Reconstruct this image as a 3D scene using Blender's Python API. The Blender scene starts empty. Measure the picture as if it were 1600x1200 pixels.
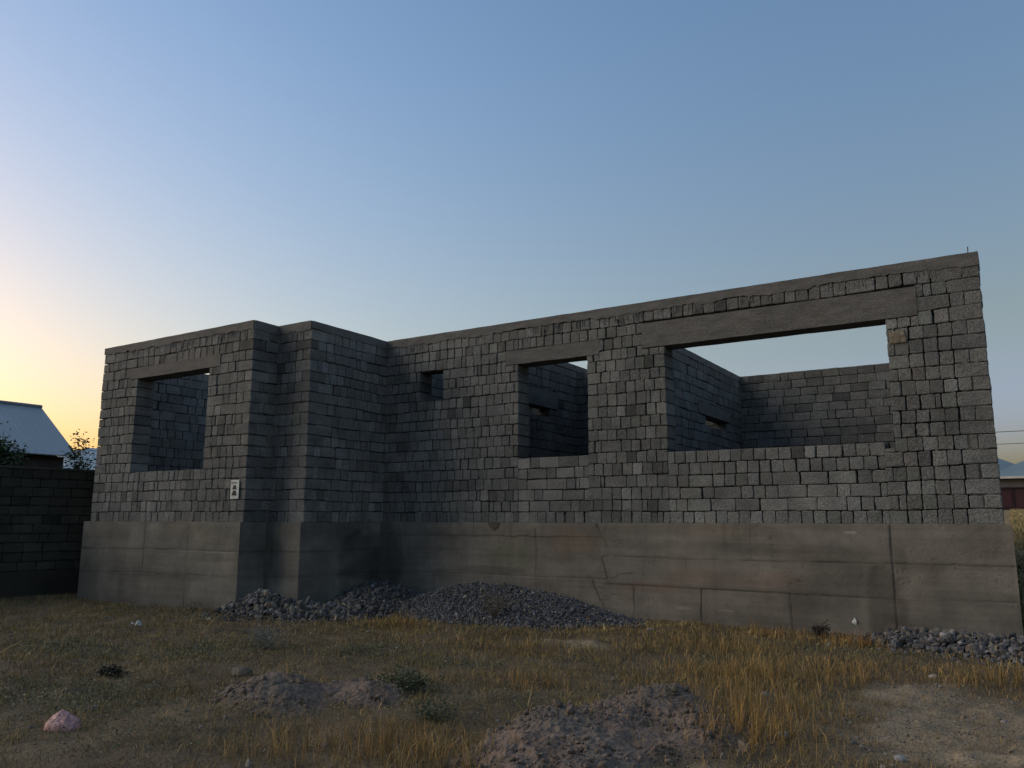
import bpy, math, random
import numpy as np
from mathutils import Matrix, Vector
R = math.radians
rng = np.random.default_rng(7)
random.seed(7)

# ------------------------------------------------------------------ camera, sky, exposure
scene = bpy.context.scene
cam = bpy.data.cameras.new('camera'); cam_ob = bpy.data.objects.new('camera', cam)
scene.collection.objects.link(cam_ob); scene.camera = cam_ob
cam.sensor_width = 36; cam.lens = 1243.0 / 1600 * 36; cam.clip_start = 0.05; cam.clip_end = 2000
cam_ob.matrix_world = Matrix.Translation((0, 0, 1.52)) @ Matrix.Rotation(0.5634, 4, 'Z') @ \
    Matrix.Rotation(math.pi / 2 + 0.1695, 4, 'X') @ Matrix.Rotation(0.0018, 4, 'Z')
world = bpy.data.worlds.new('World'); scene.world = world; world.use_nodes = True
wn = world.node_tree; bg = wn.nodes['Background']
sky = wn.nodes.new('ShaderNodeTexSky'); sky.sky_type = 'NISHITA'; sky.sun_disc = False
sky.sun_elevation = R(1.0); sky.sun_rotation = R(-92); sky.air_density = 1; sky.dust_density = 3; sky.ozone_density = 1
tint = wn.nodes.new('ShaderNodeMix'); tint.data_type = 'RGBA'; tint.blend_type = 'MULTIPLY'
tint.inputs['Factor'].default_value = 1; tint.inputs['B'].default_value = (0.62, 0.76, 1.0, 1)
wn.links.new(sky.outputs[0], tint.inputs['A'])
# the grey-blue shadow of the earth low in the sky away from the sunset
wtc = wn.nodes.new('ShaderNodeTexCoord'); wsp = wn.nodes.new('ShaderNodeSeparateXYZ'); wn.links.new(wtc.outputs['Generated'], wsp.inputs[0])
def wmap(sock, a, b, smooth=True):
    m = wn.nodes.new('ShaderNodeMapRange'); m.interpolation_type = 'SMOOTHSTEP'; m.inputs['From Min'].default_value = a; m.inputs['From Max'].default_value = b; wn.links.new(sock, m.inputs[0]); return m.outputs[0]
wm = wn.nodes.new('ShaderNodeMath'); wm.operation = 'MULTIPLY'; wn.links.new(wmap(wsp.outputs['X'], -.85, .05), wm.inputs[0]); wn.links.new(wmap(wsp.outputs['Z'], .235, .0), wm.inputs[1])
dusk = wn.nodes.new('ShaderNodeMix'); dusk.data_type = 'RGBA'; dusk.inputs['A'].default_value = (1, 1, 1, 1); dusk.inputs['B'].default_value = (1.02, 1.27, 2.8, 1); wn.links.new(wm.outputs[0], dusk.inputs['Factor'])
mul2 = wn.nodes.new('ShaderNodeMix'); mul2.data_type = 'RGBA'; mul2.blend_type = 'MULTIPLY'; mul2.inputs['Factor'].default_value = 1
wn.links.new(tint.outputs['Result'], mul2.inputs['A']); wn.links.new(dusk.outputs['Result'], mul2.inputs['B']); 
elev = wn.nodes.new('ShaderNodeMix'); elev.data_type = 'RGBA'; elev.inputs['A'].default_value = (1.12, .985, .92, 1); elev.inputs['B'].default_value = (1.06, 1.13, 1.2, 1); wn.links.new(wmap(wsp.outputs['Z'], .12, .62), elev.inputs['Factor'])
mul3 = wn.nodes.new('ShaderNodeMix'); mul3.data_type = 'RGBA'; mul3.blend_type = 'MULTIPLY'; mul3.inputs['Factor'].default_value = 1
wn.links.new(mul2.outputs['Result'], mul3.inputs['A']); wn.links.new(elev.outputs['Result'], mul3.inputs['B']); wn.links.new(mul3.outputs['Result'], bg.inputs[0])
# very soft warm fill lamp, added to brighten the front walls and ground
warm_fill = bpy.data.lights.new('warm_fill', 'SUN'); warm_fill.energy = .37; warm_fill.angle = R(50); warm_fill.color = (1, .88, .71)
warm_fill_ob = bpy.data.objects.new('warm_fill', warm_fill); scene.collection.objects.link(warm_fill_ob)
warm_fill_ob.rotation_euler = Vector((-math.sin(R(122)) * math.cos(R(31)), math.cos(R(122)) * math.cos(R(31)), math.sin(R(31)))).to_track_quat('Z', 'Y').to_euler()
bg.inputs[1].default_value = 0.15
scene.view_settings.view_transform = 'Standard'; scene.view_settings.look = 'None'
scene.view_settings.exposure = 2.4; scene.view_settings.gamma = 1
scene.cycles.max_bounces = 6; scene.cycles.diffuse_bounces = 3

# ------------------------------------------------------------------ helpers
C = scene.collection
def prop(o, label=None, cat=None, group=None, kind=None):
    if label: o['label'] = label
    if cat: o['category'] = cat
    if group: o['group'] = group
    if kind: o['kind'] = kind
    return o
def empty(name, loc, label, cat, group=None):
    o = bpy.data.objects.new(name, None); C.objects.link(o); o.location = loc; o.empty_display_size = .2
    return prop(o, label, cat, group)
def link(name, me, mat=None, parent=None):
    o = bpy.data.objects.new(name, me); C.objects.link(o)
    if mat: me.materials.append(mat)
    if parent:
        o.parent = parent; o.matrix_parent_inverse = Matrix.Translation(-Vector(parent.location))
    return o
def mesh(name, V, F, col=None, smooth=False):
    """V (n,3); F list of index arrays (k,4)/(k,3); col (n,3) point colours"""
    me = bpy.data.meshes.new(name); V = np.asarray(V, dtype=np.float32)
    if not isinstance(F, list): F = [F]
    F = [np.asarray(f, dtype=np.int32) for f in F if len(f)]
    me.vertices.add(len(V)); me.vertices.foreach_set('co', V.ravel())
    nl = sum(f.size for f in F); npl = sum(len(f) for f in F)
    me.loops.add(nl); me.polygons.add(npl)
    me.loops.foreach_set('vertex_index', np.concatenate([f.ravel() for f in F]))
    st = []; c = 0
    for f in F:
        st.append(c + np.arange(len(f)) * f.shape[1]); c += f.size
    me.polygons.foreach_set('loop_start', np.concatenate(st).astype(np.int32))
    me.polygons.foreach_set('use_smooth', np.full(npl, smooth))
    me.update(calc_edges=True); me.validate()
    if col is not None:
        a = me.color_attributes.new('col', 'FLOAT_COLOR', 'POINT')
        cc = np.ones((len(V), 4), dtype=np.float32); cc[:, :3] = np.asarray(col).reshape(len(V), -1)
        a.data.foreach_set('color', cc.ravel())
    return me
class MB:
    def __init__(s): s.V = []; s.Q = []; s.T = []; s.C = []; s.n = 0
    def add(s, V, Q=None, T=None, col=None):
        V = np.asarray(V, float).reshape(-1, 3)
        if Q is not None and len(Q): s.Q.append(np.asarray(Q).reshape(-1, 4) + s.n)
        if T is not None and len(T): s.T.append(np.asarray(T).reshape(-1, 3) + s.n)
        c = np.ones((len(V), 3)) if col is None else np.broadcast_to(np.asarray(col, float), (len(V), 3))
        s.C.append(c); s.V.append(V); s.n += len(V)
    def box(s, a, b, col=None):
        a = np.minimum(a, b) + 0.; 
        b = np.asarray(b, float)
        x0, y0, z0 = a; x1, y1, z1 = b
        V = [(x0, y0, z0), (x1, y0, z0), (x1, y1, z0), (x0, y1, z0), (x0, y0, z1), (x1, y0, z1), (x1, y1, z1), (x0, y1, z1)]
        s.add(V, [(0, 3, 2, 1), (4, 5, 6, 7), (0, 1, 5, 4), (1, 2, 6, 5), (2, 3, 7, 6), (3, 0, 4, 7)], col=col)
    def tube(s, pts, r, n=6, col=None):
        pts = np.asarray(pts, float); r = np.broadcast_to(r, len(pts)); ring = []
        for i, p in enumerate(pts):
            d = pts[min(i + 1, len(pts) - 1)] - pts[max(i - 1, 0)]; d /= np.linalg.norm(d) + 1e-9
            a = np.cross(d, (0, 0, 1) if abs(d[2]) < .9 else (1, 0, 0)); a /= np.linalg.norm(a); b = np.cross(d, a)
            t = np.arange(n) * 2 * math.pi / n
            ring.append(p + r[i] * (np.cos(t)[:, None] * a + np.sin(t)[:, None] * b))
        V = np.concatenate(ring); Q = []
        for i in range(len(pts) - 1):
            for k in range(n):
                Q.append((i * n + k, i * n + (k + 1) % n, (i + 1) * n + (k + 1) % n, (i + 1) * n + k))
        V = np.concatenate([V, pts[:1], pts[-1:]]); m = len(pts) * n
        T = [(m, (k + 1) % n, k) for k in range(n)] + [(m + 1, m - n + k, m - n + (k + 1) % n) for k in range(n)]
        s.add(V, Q, T, col)
    def build(s, name, mat=None, parent=None, smooth=False):
        F = []
        if s.Q: F.append(np.concatenate(s.Q))
        if s.T: F.append(np.concatenate(s.T))
        return link(name, mesh(name, np.concatenate(s.V), F, np.concatenate(s.C), smooth), mat, parent)

def h3(x, y, z, seed):
    h = (x * 374761393 + y * 668265263 + z * 2147483647 + seed * 1274126177) & 0xFFFFFFFF
    h = ((h ^ (h >> 13)) * 1274126177) & 0xFFFFFFFF
    h = ((h ^ (h >> 16)) * 2246822519) & 0xFFFFFFFF
    return ((h ^ (h >> 15)) & 0xFFFFFF) / float(0xFFFFFF)
def vn(x, y, z=0., seed=0):
    x, y, z = np.broadcast_arrays(np.asarray(x, float), np.asarray(y, float), np.asarray(z, float))
    xi, yi, zi = (np.floor(a).astype(np.int64) for a in (x, y, z))
    fx, fy, fz = x - xi, y - yi, z - zi
    fx, fy, fz = (f * f * (3 - 2 * f) for f in (fx, fy, fz)); out = 0
    for a in (0, 1):
        for b in (0, 1):
            for c in (0, 1):
                out = out + h3(xi + a, yi + b, zi + c, seed) * (fx if a else 1 - fx) * (fy if b else 1 - fy) * (fz if c else 1 - fz)
    return out * 2 - 1
def fbm(x, y, z=0., seed=0, oct=4, gain=.5):
    s = 0; a = 1; f = 1; t = 0
    for i in range(oct):
        s = s + a * vn(np.asarray(x) * f, np.asarray(y) * f, np.asarray(z) * f, seed + i * 17); t += a; a *= gain; f *= 2.03
    return s / t
def sst(a, b, x):
    t = np.clip((np.asarray(x, float) - a) / (b - a), 0, 1); return t * t * (3 - 2 * t)

# ------------------------------------------------------------------ materials
def material(name, base, rough=.9, var=.25, vscale=3., fine=60., finev=.15, bump=.3, bdist=.01, attr=True, spec=.25, metallic=0, stretch=(1, 1, 1), base2=None):
    m = bpy.data.materials.new(name); m.use_nodes = True; nt = m.node_tree; N = nt.nodes; L = nt.links
    b = N['Principled BSDF']; b.inputs['Roughness'].default_value = rough; b.inputs['Specular IOR Level'].default_value = spec
    b.inputs['Metallic'].default_value = metallic
    tc = N.new('ShaderNodeTexCoord'); mp = N.new('ShaderNodeMapping'); mp.inputs['Scale'].default_value = stretch
    L.new(tc.outputs['Object'], mp.inputs[0])
    n1 = N.new('ShaderNodeTexNoise'); n1.inputs['Scale'].default_value = vscale; n1.inputs['Detail'].default_value = 6
    n2 = N.new('ShaderNodeTexNoise'); n2.inputs['Scale'].default_value = fine; n2.inputs['Detail'].default_value = 4
    L.new(mp.outputs[0], n1.inputs[0]); L.new(mp.outputs[0], n2.inputs[0])
    def rr(src, lo, hi):
        r = N.new('ShaderNodeMapRange'); r.inputs['From Min'].default_value = .3; r.inputs['From Max'].default_value = .7
        r.inputs['To Min'].default_value = lo; r.inputs['To Max'].default_value = hi; L.new(src.outputs[0], r.inputs[0]); return r.outputs[0]
    mu = N.new('ShaderNodeMath'); mu.operation = 'MULTIPLY'; L.new(rr(n1, 1 - var, 1 + var), mu.inputs[0]); L.new(rr(n2, 1 - finev, 1 + finev), mu.inputs[1])
    rgb = N.new('ShaderNodeMix'); rgb.data_type = 'RGBA'; rgb.inputs['A'].default_value = (*base, 1); rgb.inputs['B'].default_value = (*(base2 or base), 1)
    n3 = N.new('ShaderNodeTexNoise'); n3.inputs['Scale'].default_value = vscale * .6; n3.inputs['Detail'].default_value = 3
    mp3 = N.new('ShaderNodeMapping'); mp3.inputs['Location'].default_value = (13, 7, 3); L.new(tc.outputs['Object'], mp3.inputs[0]); L.new(mp3.outputs[0], n3.inputs[0])
    L.new(rr(n3, 0, 1), rgb.inputs['Factor'])
    v = N.new('ShaderNodeVectorMath'); v.operation = 'SCALE'; L.new(rgb.outputs['Result'], v.inputs[0]); L.new(mu.outputs[0], v.inputs['Scale'])
    out = v.outputs[0]
    if attr:
        at = N.new('ShaderNodeAttribute'); at.attribute_name = 'col'
        m2 = N.new('ShaderNodeVectorMath'); m2.operation = 'MULTIPLY'; L.new(out, m2.inputs[0]); L.new(at.outputs['Color'], m2.inputs[1]); out = m2.outputs[0]
    L.new(out, b.inputs['Base Color'])
    if bump:
        bp = N.new('ShaderNodeBump'); bp.inputs['Strength'].default_value = bump; bp.inputs['Distance'].default_value = bdist
        L.new(n2.outputs[0], bp.inputs['Height']); L.new(bp.outputs[0], b.inputs['Normal'])
    return m
M_block = material('block', (.145, .139, .125), .95, .2, 3, 48, .4, .7, .018, base2=(.124, .121, .113))
M_conc = material('concrete', (.152, .134, .112), .92, .24, 1.4, 70, .16, .3, .005, base2=(.136, .126, .109))
M_beam = material('beam_concrete', (.134, .125, .113), .93, .2, 3.5, 34, .26, .9, .015, stretch=(1, 1, 3.2), base2=(.12, .115, .106))
M_soil = material('soil', (.12, .095, .064), .97, .25, 1.5, 40, .35, .9, .02)
M_gravel = material('gravel', (.086, .084, .083), .8, .2, 8, 80, .2, .3, .004, spec=.4)
M_grass = material('dry_grass', (.8, .8, .8), .8, .12, 2, 30, .1, 0, attr=True, spec=.15)
M_leaf = material('leaf', (.8, .8, .8), .6, .15, 3, 40, .1, 0, attr=True, spec=.3)
M_wood = material('stem', (.16, .12, .08), .9, .2, 6, 60, .2, .3, .004)

# ------------------------------------------------------------------ terrain height
def ground_z(x, y):
    x = np.asarray(x, float); y = np.asarray(y, float)
    rise = np.interp(y, [12, 16, 25, 50, 95, 130], [0, .5, 1.2, 2.0, 2.6, 2.7])
    z = rise * sst(-15, -4, x)
    z = z - .06 * sst(-9, -15, x) * sst(4, 9, y)
    near = sst(40, 14, y) * sst(-40, -22, x)
    z = z + (.04 * fbm(x * .9, y * .9, 0, 3) + .03 * fbm(x * 3.5, y * 3.5, 0, 5) + .012 * fbm(x * 11, y * 11, 0, 6, 2)) * near
    z = z + .1 * fbm(x * .05, y * .05, 0, 8) * (1 - near)
    return z
def axis(lo, hi, step, far, n=34):
    core = np.arange(lo, hi + step / 2, step); g = np.geomspace(step, 1, 3)
    t = np.linspace(0, 1, n)[1:] ** 3.2
    return np.concatenate([lo - (far * t)[::-1] - 0, core, hi + far * t])
def grid_mesh(xs, ys, zf):
    X, Y = np.meshgrid(xs, ys); Z = zf(X, Y); V = np.stack([X, Y, Z], -1).reshape(-1, 3)
    n, m = len(ys), len(xs); i = np.arange(n * m).reshape(n, m)
    Q = np.stack([i[:-1, :-1], i[:-1, 1:], i[1:, 1:], i[1:, :-1]], -1).reshape(-1, 4)
    return V, Q
# bare trodden patch at the right foreground
def bare(x, y):
    a = np.exp(-(((x + .35) / .95) ** 2 + ((y - 7.0) / 1.35) ** 2) ** 2)
    b = np.exp(-(((x + .9) / .55) ** 2 + ((y - 7.9) / .8) ** 2) ** 2)
    c = np.exp(-(((x + 1.6) / 1.3) ** 2 + ((y - 4.6) / .55) ** 2) ** 2) * .8
    d = np.exp(-(((x + 4.9) / .6) ** 2 + ((y - 9.1) / .35) ** 2) ** 2) * .8
    return np.clip(np.maximum(np.maximum(a, b), np.maximum(c, d)) * (1 + .9 * fbm(x * 2.6, y * 2.6, 0, 22, 5)) + .32 * fbm(x * 2.2, y * 2.2, 0, 21, 5), 0, 1)
def zterr(x, y):
    b = bare(x, y) * sst(40, 14, y)
    lump = np.clip(vn(x * 9, y * 9, 0, 31), 0, 1) * .035 + np.abs(fbm(x * 16, y * 16, 0, 33)) * .022
    return ground_z(x, y) + b * lump
xs = axis(-17.5, 1.6, .045, 1400); ys = axis(2.2, 12.4, .045, 1400)
V, Q = grid_mesh(xs, ys, zterr)
b_ = bare(V[:, 0], V[:, 1]); n_ = fbm(V[:, 0] * 1.2, V[:, 1] * 1.2, 0, 41)
g_ = np.array([.72, .68, .6]) * (1 + .25 * n_[:, None]); bb = np.array([1.6, 1.55, 1.5])
bb = bb * (1 + .28 * fbm(V[:, 0] * 3, V[:, 1] * 3, 0, 43, 5)[:, None]); colr = g_ * (1 - b_[:, None]) + bb * b_[:, None]
far_ = sst(13, 20, V[:, 1])[:, None]; colr = colr * (1 - far_) + np.array([1.7, 1.55, 1.05]) * far_
prop(link('ground', mesh('ground', V, Q, colr, True), M_soil), kind='structure')

# ------------------------------------------------------------------ the block-built house
ZB = 1.475; RH = .192; ZT = 5.075; ZBEAM = ZB + 18 * RH
XL, X1, X2, XR = -16.045, -11.379, -10.514, -.189
YB, YC, YA, YK = 9.3225, 9.887, 11.932, 20.0
T = .385
house = empty('unfinished_house', (-5.3, YA, 0), 'long roofless house shell of grey concrete blocks on a tall poured concrete foundation', 'unfinished house')

def fill(s0, s1, p, first=None, thin=.07, hw=.185, sw=.385):
    """block edges between s0 and s1, laid from s1 backwards"""
    e = [s1]; s = s1
    if first and s1 - s0 > first + .1: s -= first; e.append(s)
    while s - s0 > .02:
        r = random.random()
        w = sw if r < p else (random.uniform(.07, .11) if r > 1 - thin else hw)
        w *= random.uniform(.93, 1.06)
        if s - s0 < w + .075: w = s - s0
        s -= w; e.append(s)
    e[-1] = s0
    return e[::-1]
def block_wall(name, O, U, N, L, holes=(), zones=None, T=T, p=.15, wob=.009, corner_end=False, corner_start=False, start_trim=False,
               rows=18, z0=ZB, rh=RH, tone=1., tint=(1, 1, 1), hw=.185, thin=.07, ext=-.02, mort=.4, seed=1, parent=house, mat=None, tonevar=.11, rprob=None, odd=.1):
    U = np.array(U, float); N = np.array(N, float); O = np.array(O, float)
    B = dict(s0=[], s1=[], za=[], zb=[], zc=[], zd=[], T=[], t=[]); back = MB(); off = seed * 37.7
    w3 = lambda s, z, d: O + np.multiply.outer(s, U) + np.multiply.outer(z, (0, 0, 1)) - np.multiply.outer(d, N)
    wobf = lambda s, z: wob * fbm(s * 1.1 + off, z * 9.7, 0, seed, 3) * 1.8 + wob * .5 * vn(s * 5 + off, z * 11, 0, seed + 3)
    cuts = sorted({0., L} | {min(max(c, 0), L) for h in holes for c in h[:2]})
    for k in range(rows):
        ra, rb = z0 + k * rh, z0 + (k + 1) * rh; segs = []
        for a, b in zip(cuts[:-1], cuts[1:]):
            if b - a < .03: continue
            lo, hi = ra, rb; mid = (a + b) / 2
            for h in holes:
                if h[0] <= mid <= h[1] and h[2] < hi - .01 and h[3] > lo + .01:
                    if h[2] <= lo + .06: lo = max(lo, h[3])
                    elif h[3] >= hi - .06: hi = min(hi, h[2])
                    else: hi = min(hi, h[2])
            if hi - lo < .055: continue
            if segs and abs(segs[-1][1] - a) < 1e-6 and abs(segs[-1][2] - lo) < 1e-6 and abs(segs[-1][3] - hi) < 1e-6: segs[-1][1] = b
            else: segs.append([a, b, lo, hi])
        for a, b, lo, hi in segs:
            par = k % 2 == 0; first = None; a2 = a
            if corner_end and abs(b - L) < 1e-6: first = .39 if par else .195
            if corner_start and a < 1e-6: a2 = .195 if par else .39
            if start_trim and a < 1e-6: a2 = .19 if par else .385
            if first is None: first = hw * (random.uniform(.48, .6) if par else random.uniform(.92, 1.08))
            pr = p if rprob is None else rprob[k]
            e = fill(a2, b, pr, first, thin, hw)
            if corner_start and a < 1e-6: e = [0.] + e
            for i in range(len(e) - 1):
                g0, g1 = random.uniform(.002, .0105), random.uniform(.002, .0105)
                if random.random() < odd: g1 += .012
                if i == 0: g0 = random.uniform(-.006, .004)
                if i == len(e) - 2: g1 = random.uniform(-.006, .004)
                s0, s1 = e[i] + g0, e[i + 1] - g1
                f0 = 0 if lo > ra + .001 else 1; f1 = 0 if hi < rb - .001 or k == rows - 1 else 1
                if k == 0: f0 = 0
                gb, gt = random.uniform(.003, .008), random.uniform(.004, .014)
                B['s0'].append(s0); B['s1'].append(s1)
                B['za'].append(lo + gb + f0 * wobf(s0, ra)); B['zb'].append(lo + gb + f0 * wobf(s1, ra))
                B['zc'].append(hi - gt + f1 * wobf(s0, rb)); B['zd'].append(hi - gt + f1 * wobf(s1, rb))
                d = T
                if corner_end and abs(b - L) < 1e-6 and i == len(e) - 2 and par: d = .185
                if corner_start and a < 1e-6 and i == 0 and not par: d = .185
                B['T'].append(d); r = random.random()
                B['t'].append(tone * (1 + .16 * float(vn((s0 + off) * .55, lo * .8, 0, 77)) + .12 * float(vn((s0 + off) * 2.1, lo * 2.6, 0, 78)) - .06 * (r > .88) + random.gauss(0, tonevar) + (.28 if r < .05 else -.22 if r > .95 else 0)))
            ba, bb = a - ext, b + ext
            v = w3(np.array([ba, bb, bb, ba] * 2), np.array([lo] * 4 + [hi] * 4), np.array([.065, .065, T - .065, T - .065] * 2))
            if np.dot(np.cross(U, (0, 0, 1)), N) > 0: v = v
            back.add(v, [(0, 3, 2, 1), (4, 5, 6, 7), (0, 1, 5, 4), (1, 2, 6, 5), (2, 3, 7, 6), (3, 0, 4, 7)], col=(.5 * tone ** .5,) * 3)
            # squeezed-out bed mortar
            if k > 0 and lo <= ra + .001 and mort > 0:
                s = np.arange(a + .01, b - .01, .022)
                if len(s) > 2:
                    m = fbm(s * 2.3 + off, ra * 7, 0, seed + 9, 3) + .35 * vn(s * 22 + off, ra * 5, 0, seed + 11)
                    dep = np.clip(.066 - (m + mort - .46) * .2, -.007, .066); zz = ra + wobf(s, ra)
                    hh = .008 + .004 * vn(s * 18 + off, ra * 3, 0, seed + 12)
                    Vr = np.concatenate([w3(s, zz - hh, dep * 0 + .067), w3(s, zz, dep), w3(s, zz + hh, dep * 0 + .067)]); n = len(s); i = np.arange(n - 1)
                    Qr = np.concatenate([np.stack([i, i + 1, i + 1 + n, i + n], -1), np.stack([i + n, i + 1 + n, i + 1 + 2 * n, i + 2 * n], -1)])
                    back.add(Vr, Qr, col=np.array((1.3, 1.3, 1.28)) * tone)
    A = {k: np.array(v) for k, v in B.items()}; nb = len(A['s0']); G = 6
    r = rng.uniform(.003, .007, nb); W = A['s1'] - A['s0']; H = (A['zc'] - A['za'])
    def ax(w):
        q = (r + .004) / np.maximum(w, .05); q = np.minimum(q, .3)
        return np.stack([q * 0, q, q + (1 - 2 * q) * .34, q + (1 - 2 * q) * .67, 1 - q, q * 0 + 1], 1)
    au, av = ax(W), ax(H)
    U2 = np.repeat(au[:, None, :], G, 1); V2 = np.repeat(av[:, :, None], G, 2)
    edge = np.zeros((G, G), bool); edge[0] = edge[-1] = True; edge[:, 0] = edge[:, -1] = True
    cor = np.zeros((G, G)); cor[0, 0] = cor[0, -1] = cor[-1, 0] = cor[-1, -1] = 1
    e_ = lambda a: a[:, None, None]
    rc = rng.uniform(.0, .019, nb)
    cx = np.where(U2 < .5, 1, -1) * cor * e_(rc); cz = np.where(V2 < .5, 1, -1) * cor * e_(rc)
    S = e_(A['s0']) + U2 * e_(W) + cx
    Zl = e_(A['za']) + (e_(A['zb']) - e_(A['za'])) * U2; Zh = e_(A['zc']) + (e_(A['zd']) - e_(A['zc'])) * U2
    Z = Zl + (Zh - Zl) * V2 + cz
    proud = rng.normal(0, .003, nb); tu, tv = rng.normal(0, .0022, nb), rng.normal(0, .0022, nb)
    D = np.where(edge, e_(r) * .7, 0) + e_(proud) + e_(tu) * (U2 - .5) * 2 + e_(tv) * (V2 - .5) * 2
    S = S + rng.normal(0, .0026, S.shape); Z = Z + rng.normal(0, .0026, S.shape) - edge * np.where(V2 < .5, 1, 0) * np.abs(rng.normal(0, .003, S.shape)); D = D + rng.normal(0, .0011, S.shape) + edge * np.abs(rng.normal(0, .002, S.shape))
    D2 = e_(A['T']) - np.where(edge, e_(r) * .8, 0) + rng.normal(0, .0015, S.shape) + 0 * D
    P = np.concatenate([w3(S, Z, D).reshape(nb, -1, 3), w3(S, Z, D2).reshape(nb, -1, 3)], 1)
    i = np.arange(G * G).reshape(G, G)
    q = np.stack([i[:-1, :-1], i[:-1, 1:], i[1:, 1:], i[1:, :-1]], -1).reshape(-1, 4); qb = q[:, ::-1] + G * G
    loop = list(i[0, :]) + list(i[1:, -1]) + list(i[-1, -2::-1]) + list(i[-2:0:-1, 0]); loop = np.array(loop); nx = np.roll(loop, -1)
    qs = np.stack([loop, loop + G * G, nx + G * G, nx], -1)
    q = np.concatenate([q, qb, qs]); Qa = (q[None] + (np.arange(nb) * 2 * G * G)[:, None, None]).reshape(-1, 4)
    ct = np.repeat(A['t'], 2 * G * G)[:, None] * np.array(tint)
    hue = np.repeat(rng.normal(0, .012, (nb, 3)), 2 * G * G, 0); ct = ct * (1 + hue)
    back.add(P.reshape(-1, 3), Qa, col=ct)
    return back.build(name, mat or M_block, parent, False)

# local s on the front walls is x - start
hA = lambda x0, x1, z0, z1: (x0 - X2, x1 - X2, z0, z1)
BW = (-4.62, -1.36); MW = (-7.40, -6.02); SW = (-9.665, -9.09)
LBIG = (-5.01, -.955, 4.305, 4.715); LMID = (-7.68, -5.80, 4.29, 4.545)
block_wall('block_wall', (X2, YA, 0), (1, 0, 0), (0, -1, 0), XR - X2, seed=1, corner_end=True, p=.03, hw=.176, wob=.012,
    holes=[hA(-4.63, -1.5, 0, 2.7), hA(BW[0], BW[1], 2.5, 4.31), hA(*LBIG), hA(-7.41, -6.02, 0, 2.7), hA(MW[0], MW[1], 2.5, 4.3),
           hA(*LMID), hA(SW[0], SW[1], ZB + 12 * RH, ZB + 15 * RH)])
block_wall('infill_wall', (-4.63, YA + .004, 0), (1, 0, 0), (0, -1, 0), 3.13, rows=6, rh=.1855, p=.3, hw=.178, seed=2, ext=.04, mort=.22, tone=1.14, tonevar=.1, thin=0, wob=.005, rprob=[.02, .5, .62, .5, .03, .03])
block_wall('infill_wall', (-7.41, YA + .004, 0), (1, 0, 0), (0, -1, 0), 1.39, rows=6, rh=.187, p=.3, hw=.178, seed=3, ext=.04, mort=.15, tone=1.1, tonevar=.1, thin=.04, wob=.004, rprob=[.05, .4, .5, .3, .5, .45])
# left block of the house
hB = lambda x0, x1, z0, z1: (x0 - XL, x1 - XL, z0, z1)
LB = (-15.07, -12.27, 4.32, 4.545)
block_wall('block_wall', (XL, YB, 0), (1, 0, 0), (0, -1, 0), X1 - XL, seed=4, corner_end=True, corner_start=True, p=.09, wob=.015, hw=.18, thin=.12, mort=.5, odd=.1,
    holes=[hB(-14.82, -12.575, ZB + 5 * RH, 4.33), hB(*LB)])
block_wall('block_wall', (X1, YB, 0), (0, 1, 0), (1, 0, 0), YC - YB + .2, seed=5, start_trim=True, p=.5, wob=.014)
block_wall('block_wall', (X1 - .1, YC, 0), (1, 0, 0), (0, -1, 0), X2 - X1 + .1, seed=6, corner_end=True, p=.15, wob=.014, thin=.1)
block_wall('block_wall', (X2, YC, 0), (0, 1, 0), (1, 0, 0), YK - .4 - YC, seed=7, start_trim=True, p=.2, wob=.016, thin=.08, mort=.45)
block_wall('block_wall', (XR, YA, 0), (-.035, .99939, 0), (.99939, .035, 0), YK - YA, seed=8, start_trim=True, p=.3)
block_wall('block_wall', (XL, YK - .01, 0), (0, -1, 0), (-1, 0, 0), YK - YB - .2, seed=9, p=.3, rows=17, rh=.1985)
# back wall, seen from inside through the big opening
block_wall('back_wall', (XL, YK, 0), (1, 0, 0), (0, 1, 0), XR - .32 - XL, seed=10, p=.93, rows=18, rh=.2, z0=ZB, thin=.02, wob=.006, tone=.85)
# inner walls, tone lowered to put some room shade into the block colour
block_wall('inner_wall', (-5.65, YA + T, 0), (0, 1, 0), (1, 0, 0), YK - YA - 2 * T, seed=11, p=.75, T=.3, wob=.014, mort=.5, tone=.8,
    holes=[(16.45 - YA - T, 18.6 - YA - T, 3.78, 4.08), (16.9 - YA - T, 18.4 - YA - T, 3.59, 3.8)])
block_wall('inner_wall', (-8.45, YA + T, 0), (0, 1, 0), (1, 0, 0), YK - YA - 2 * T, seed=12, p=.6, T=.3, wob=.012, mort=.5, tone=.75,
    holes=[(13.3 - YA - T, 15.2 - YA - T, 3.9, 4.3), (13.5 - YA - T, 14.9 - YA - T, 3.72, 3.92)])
block_wall('inner_wall', (-10.7, 16.2, 0), (1, 0, 0), (0, -1, 0), 5.0, seed=13, p=.6, T=.3, wob=.012, tone=.8)

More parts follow.
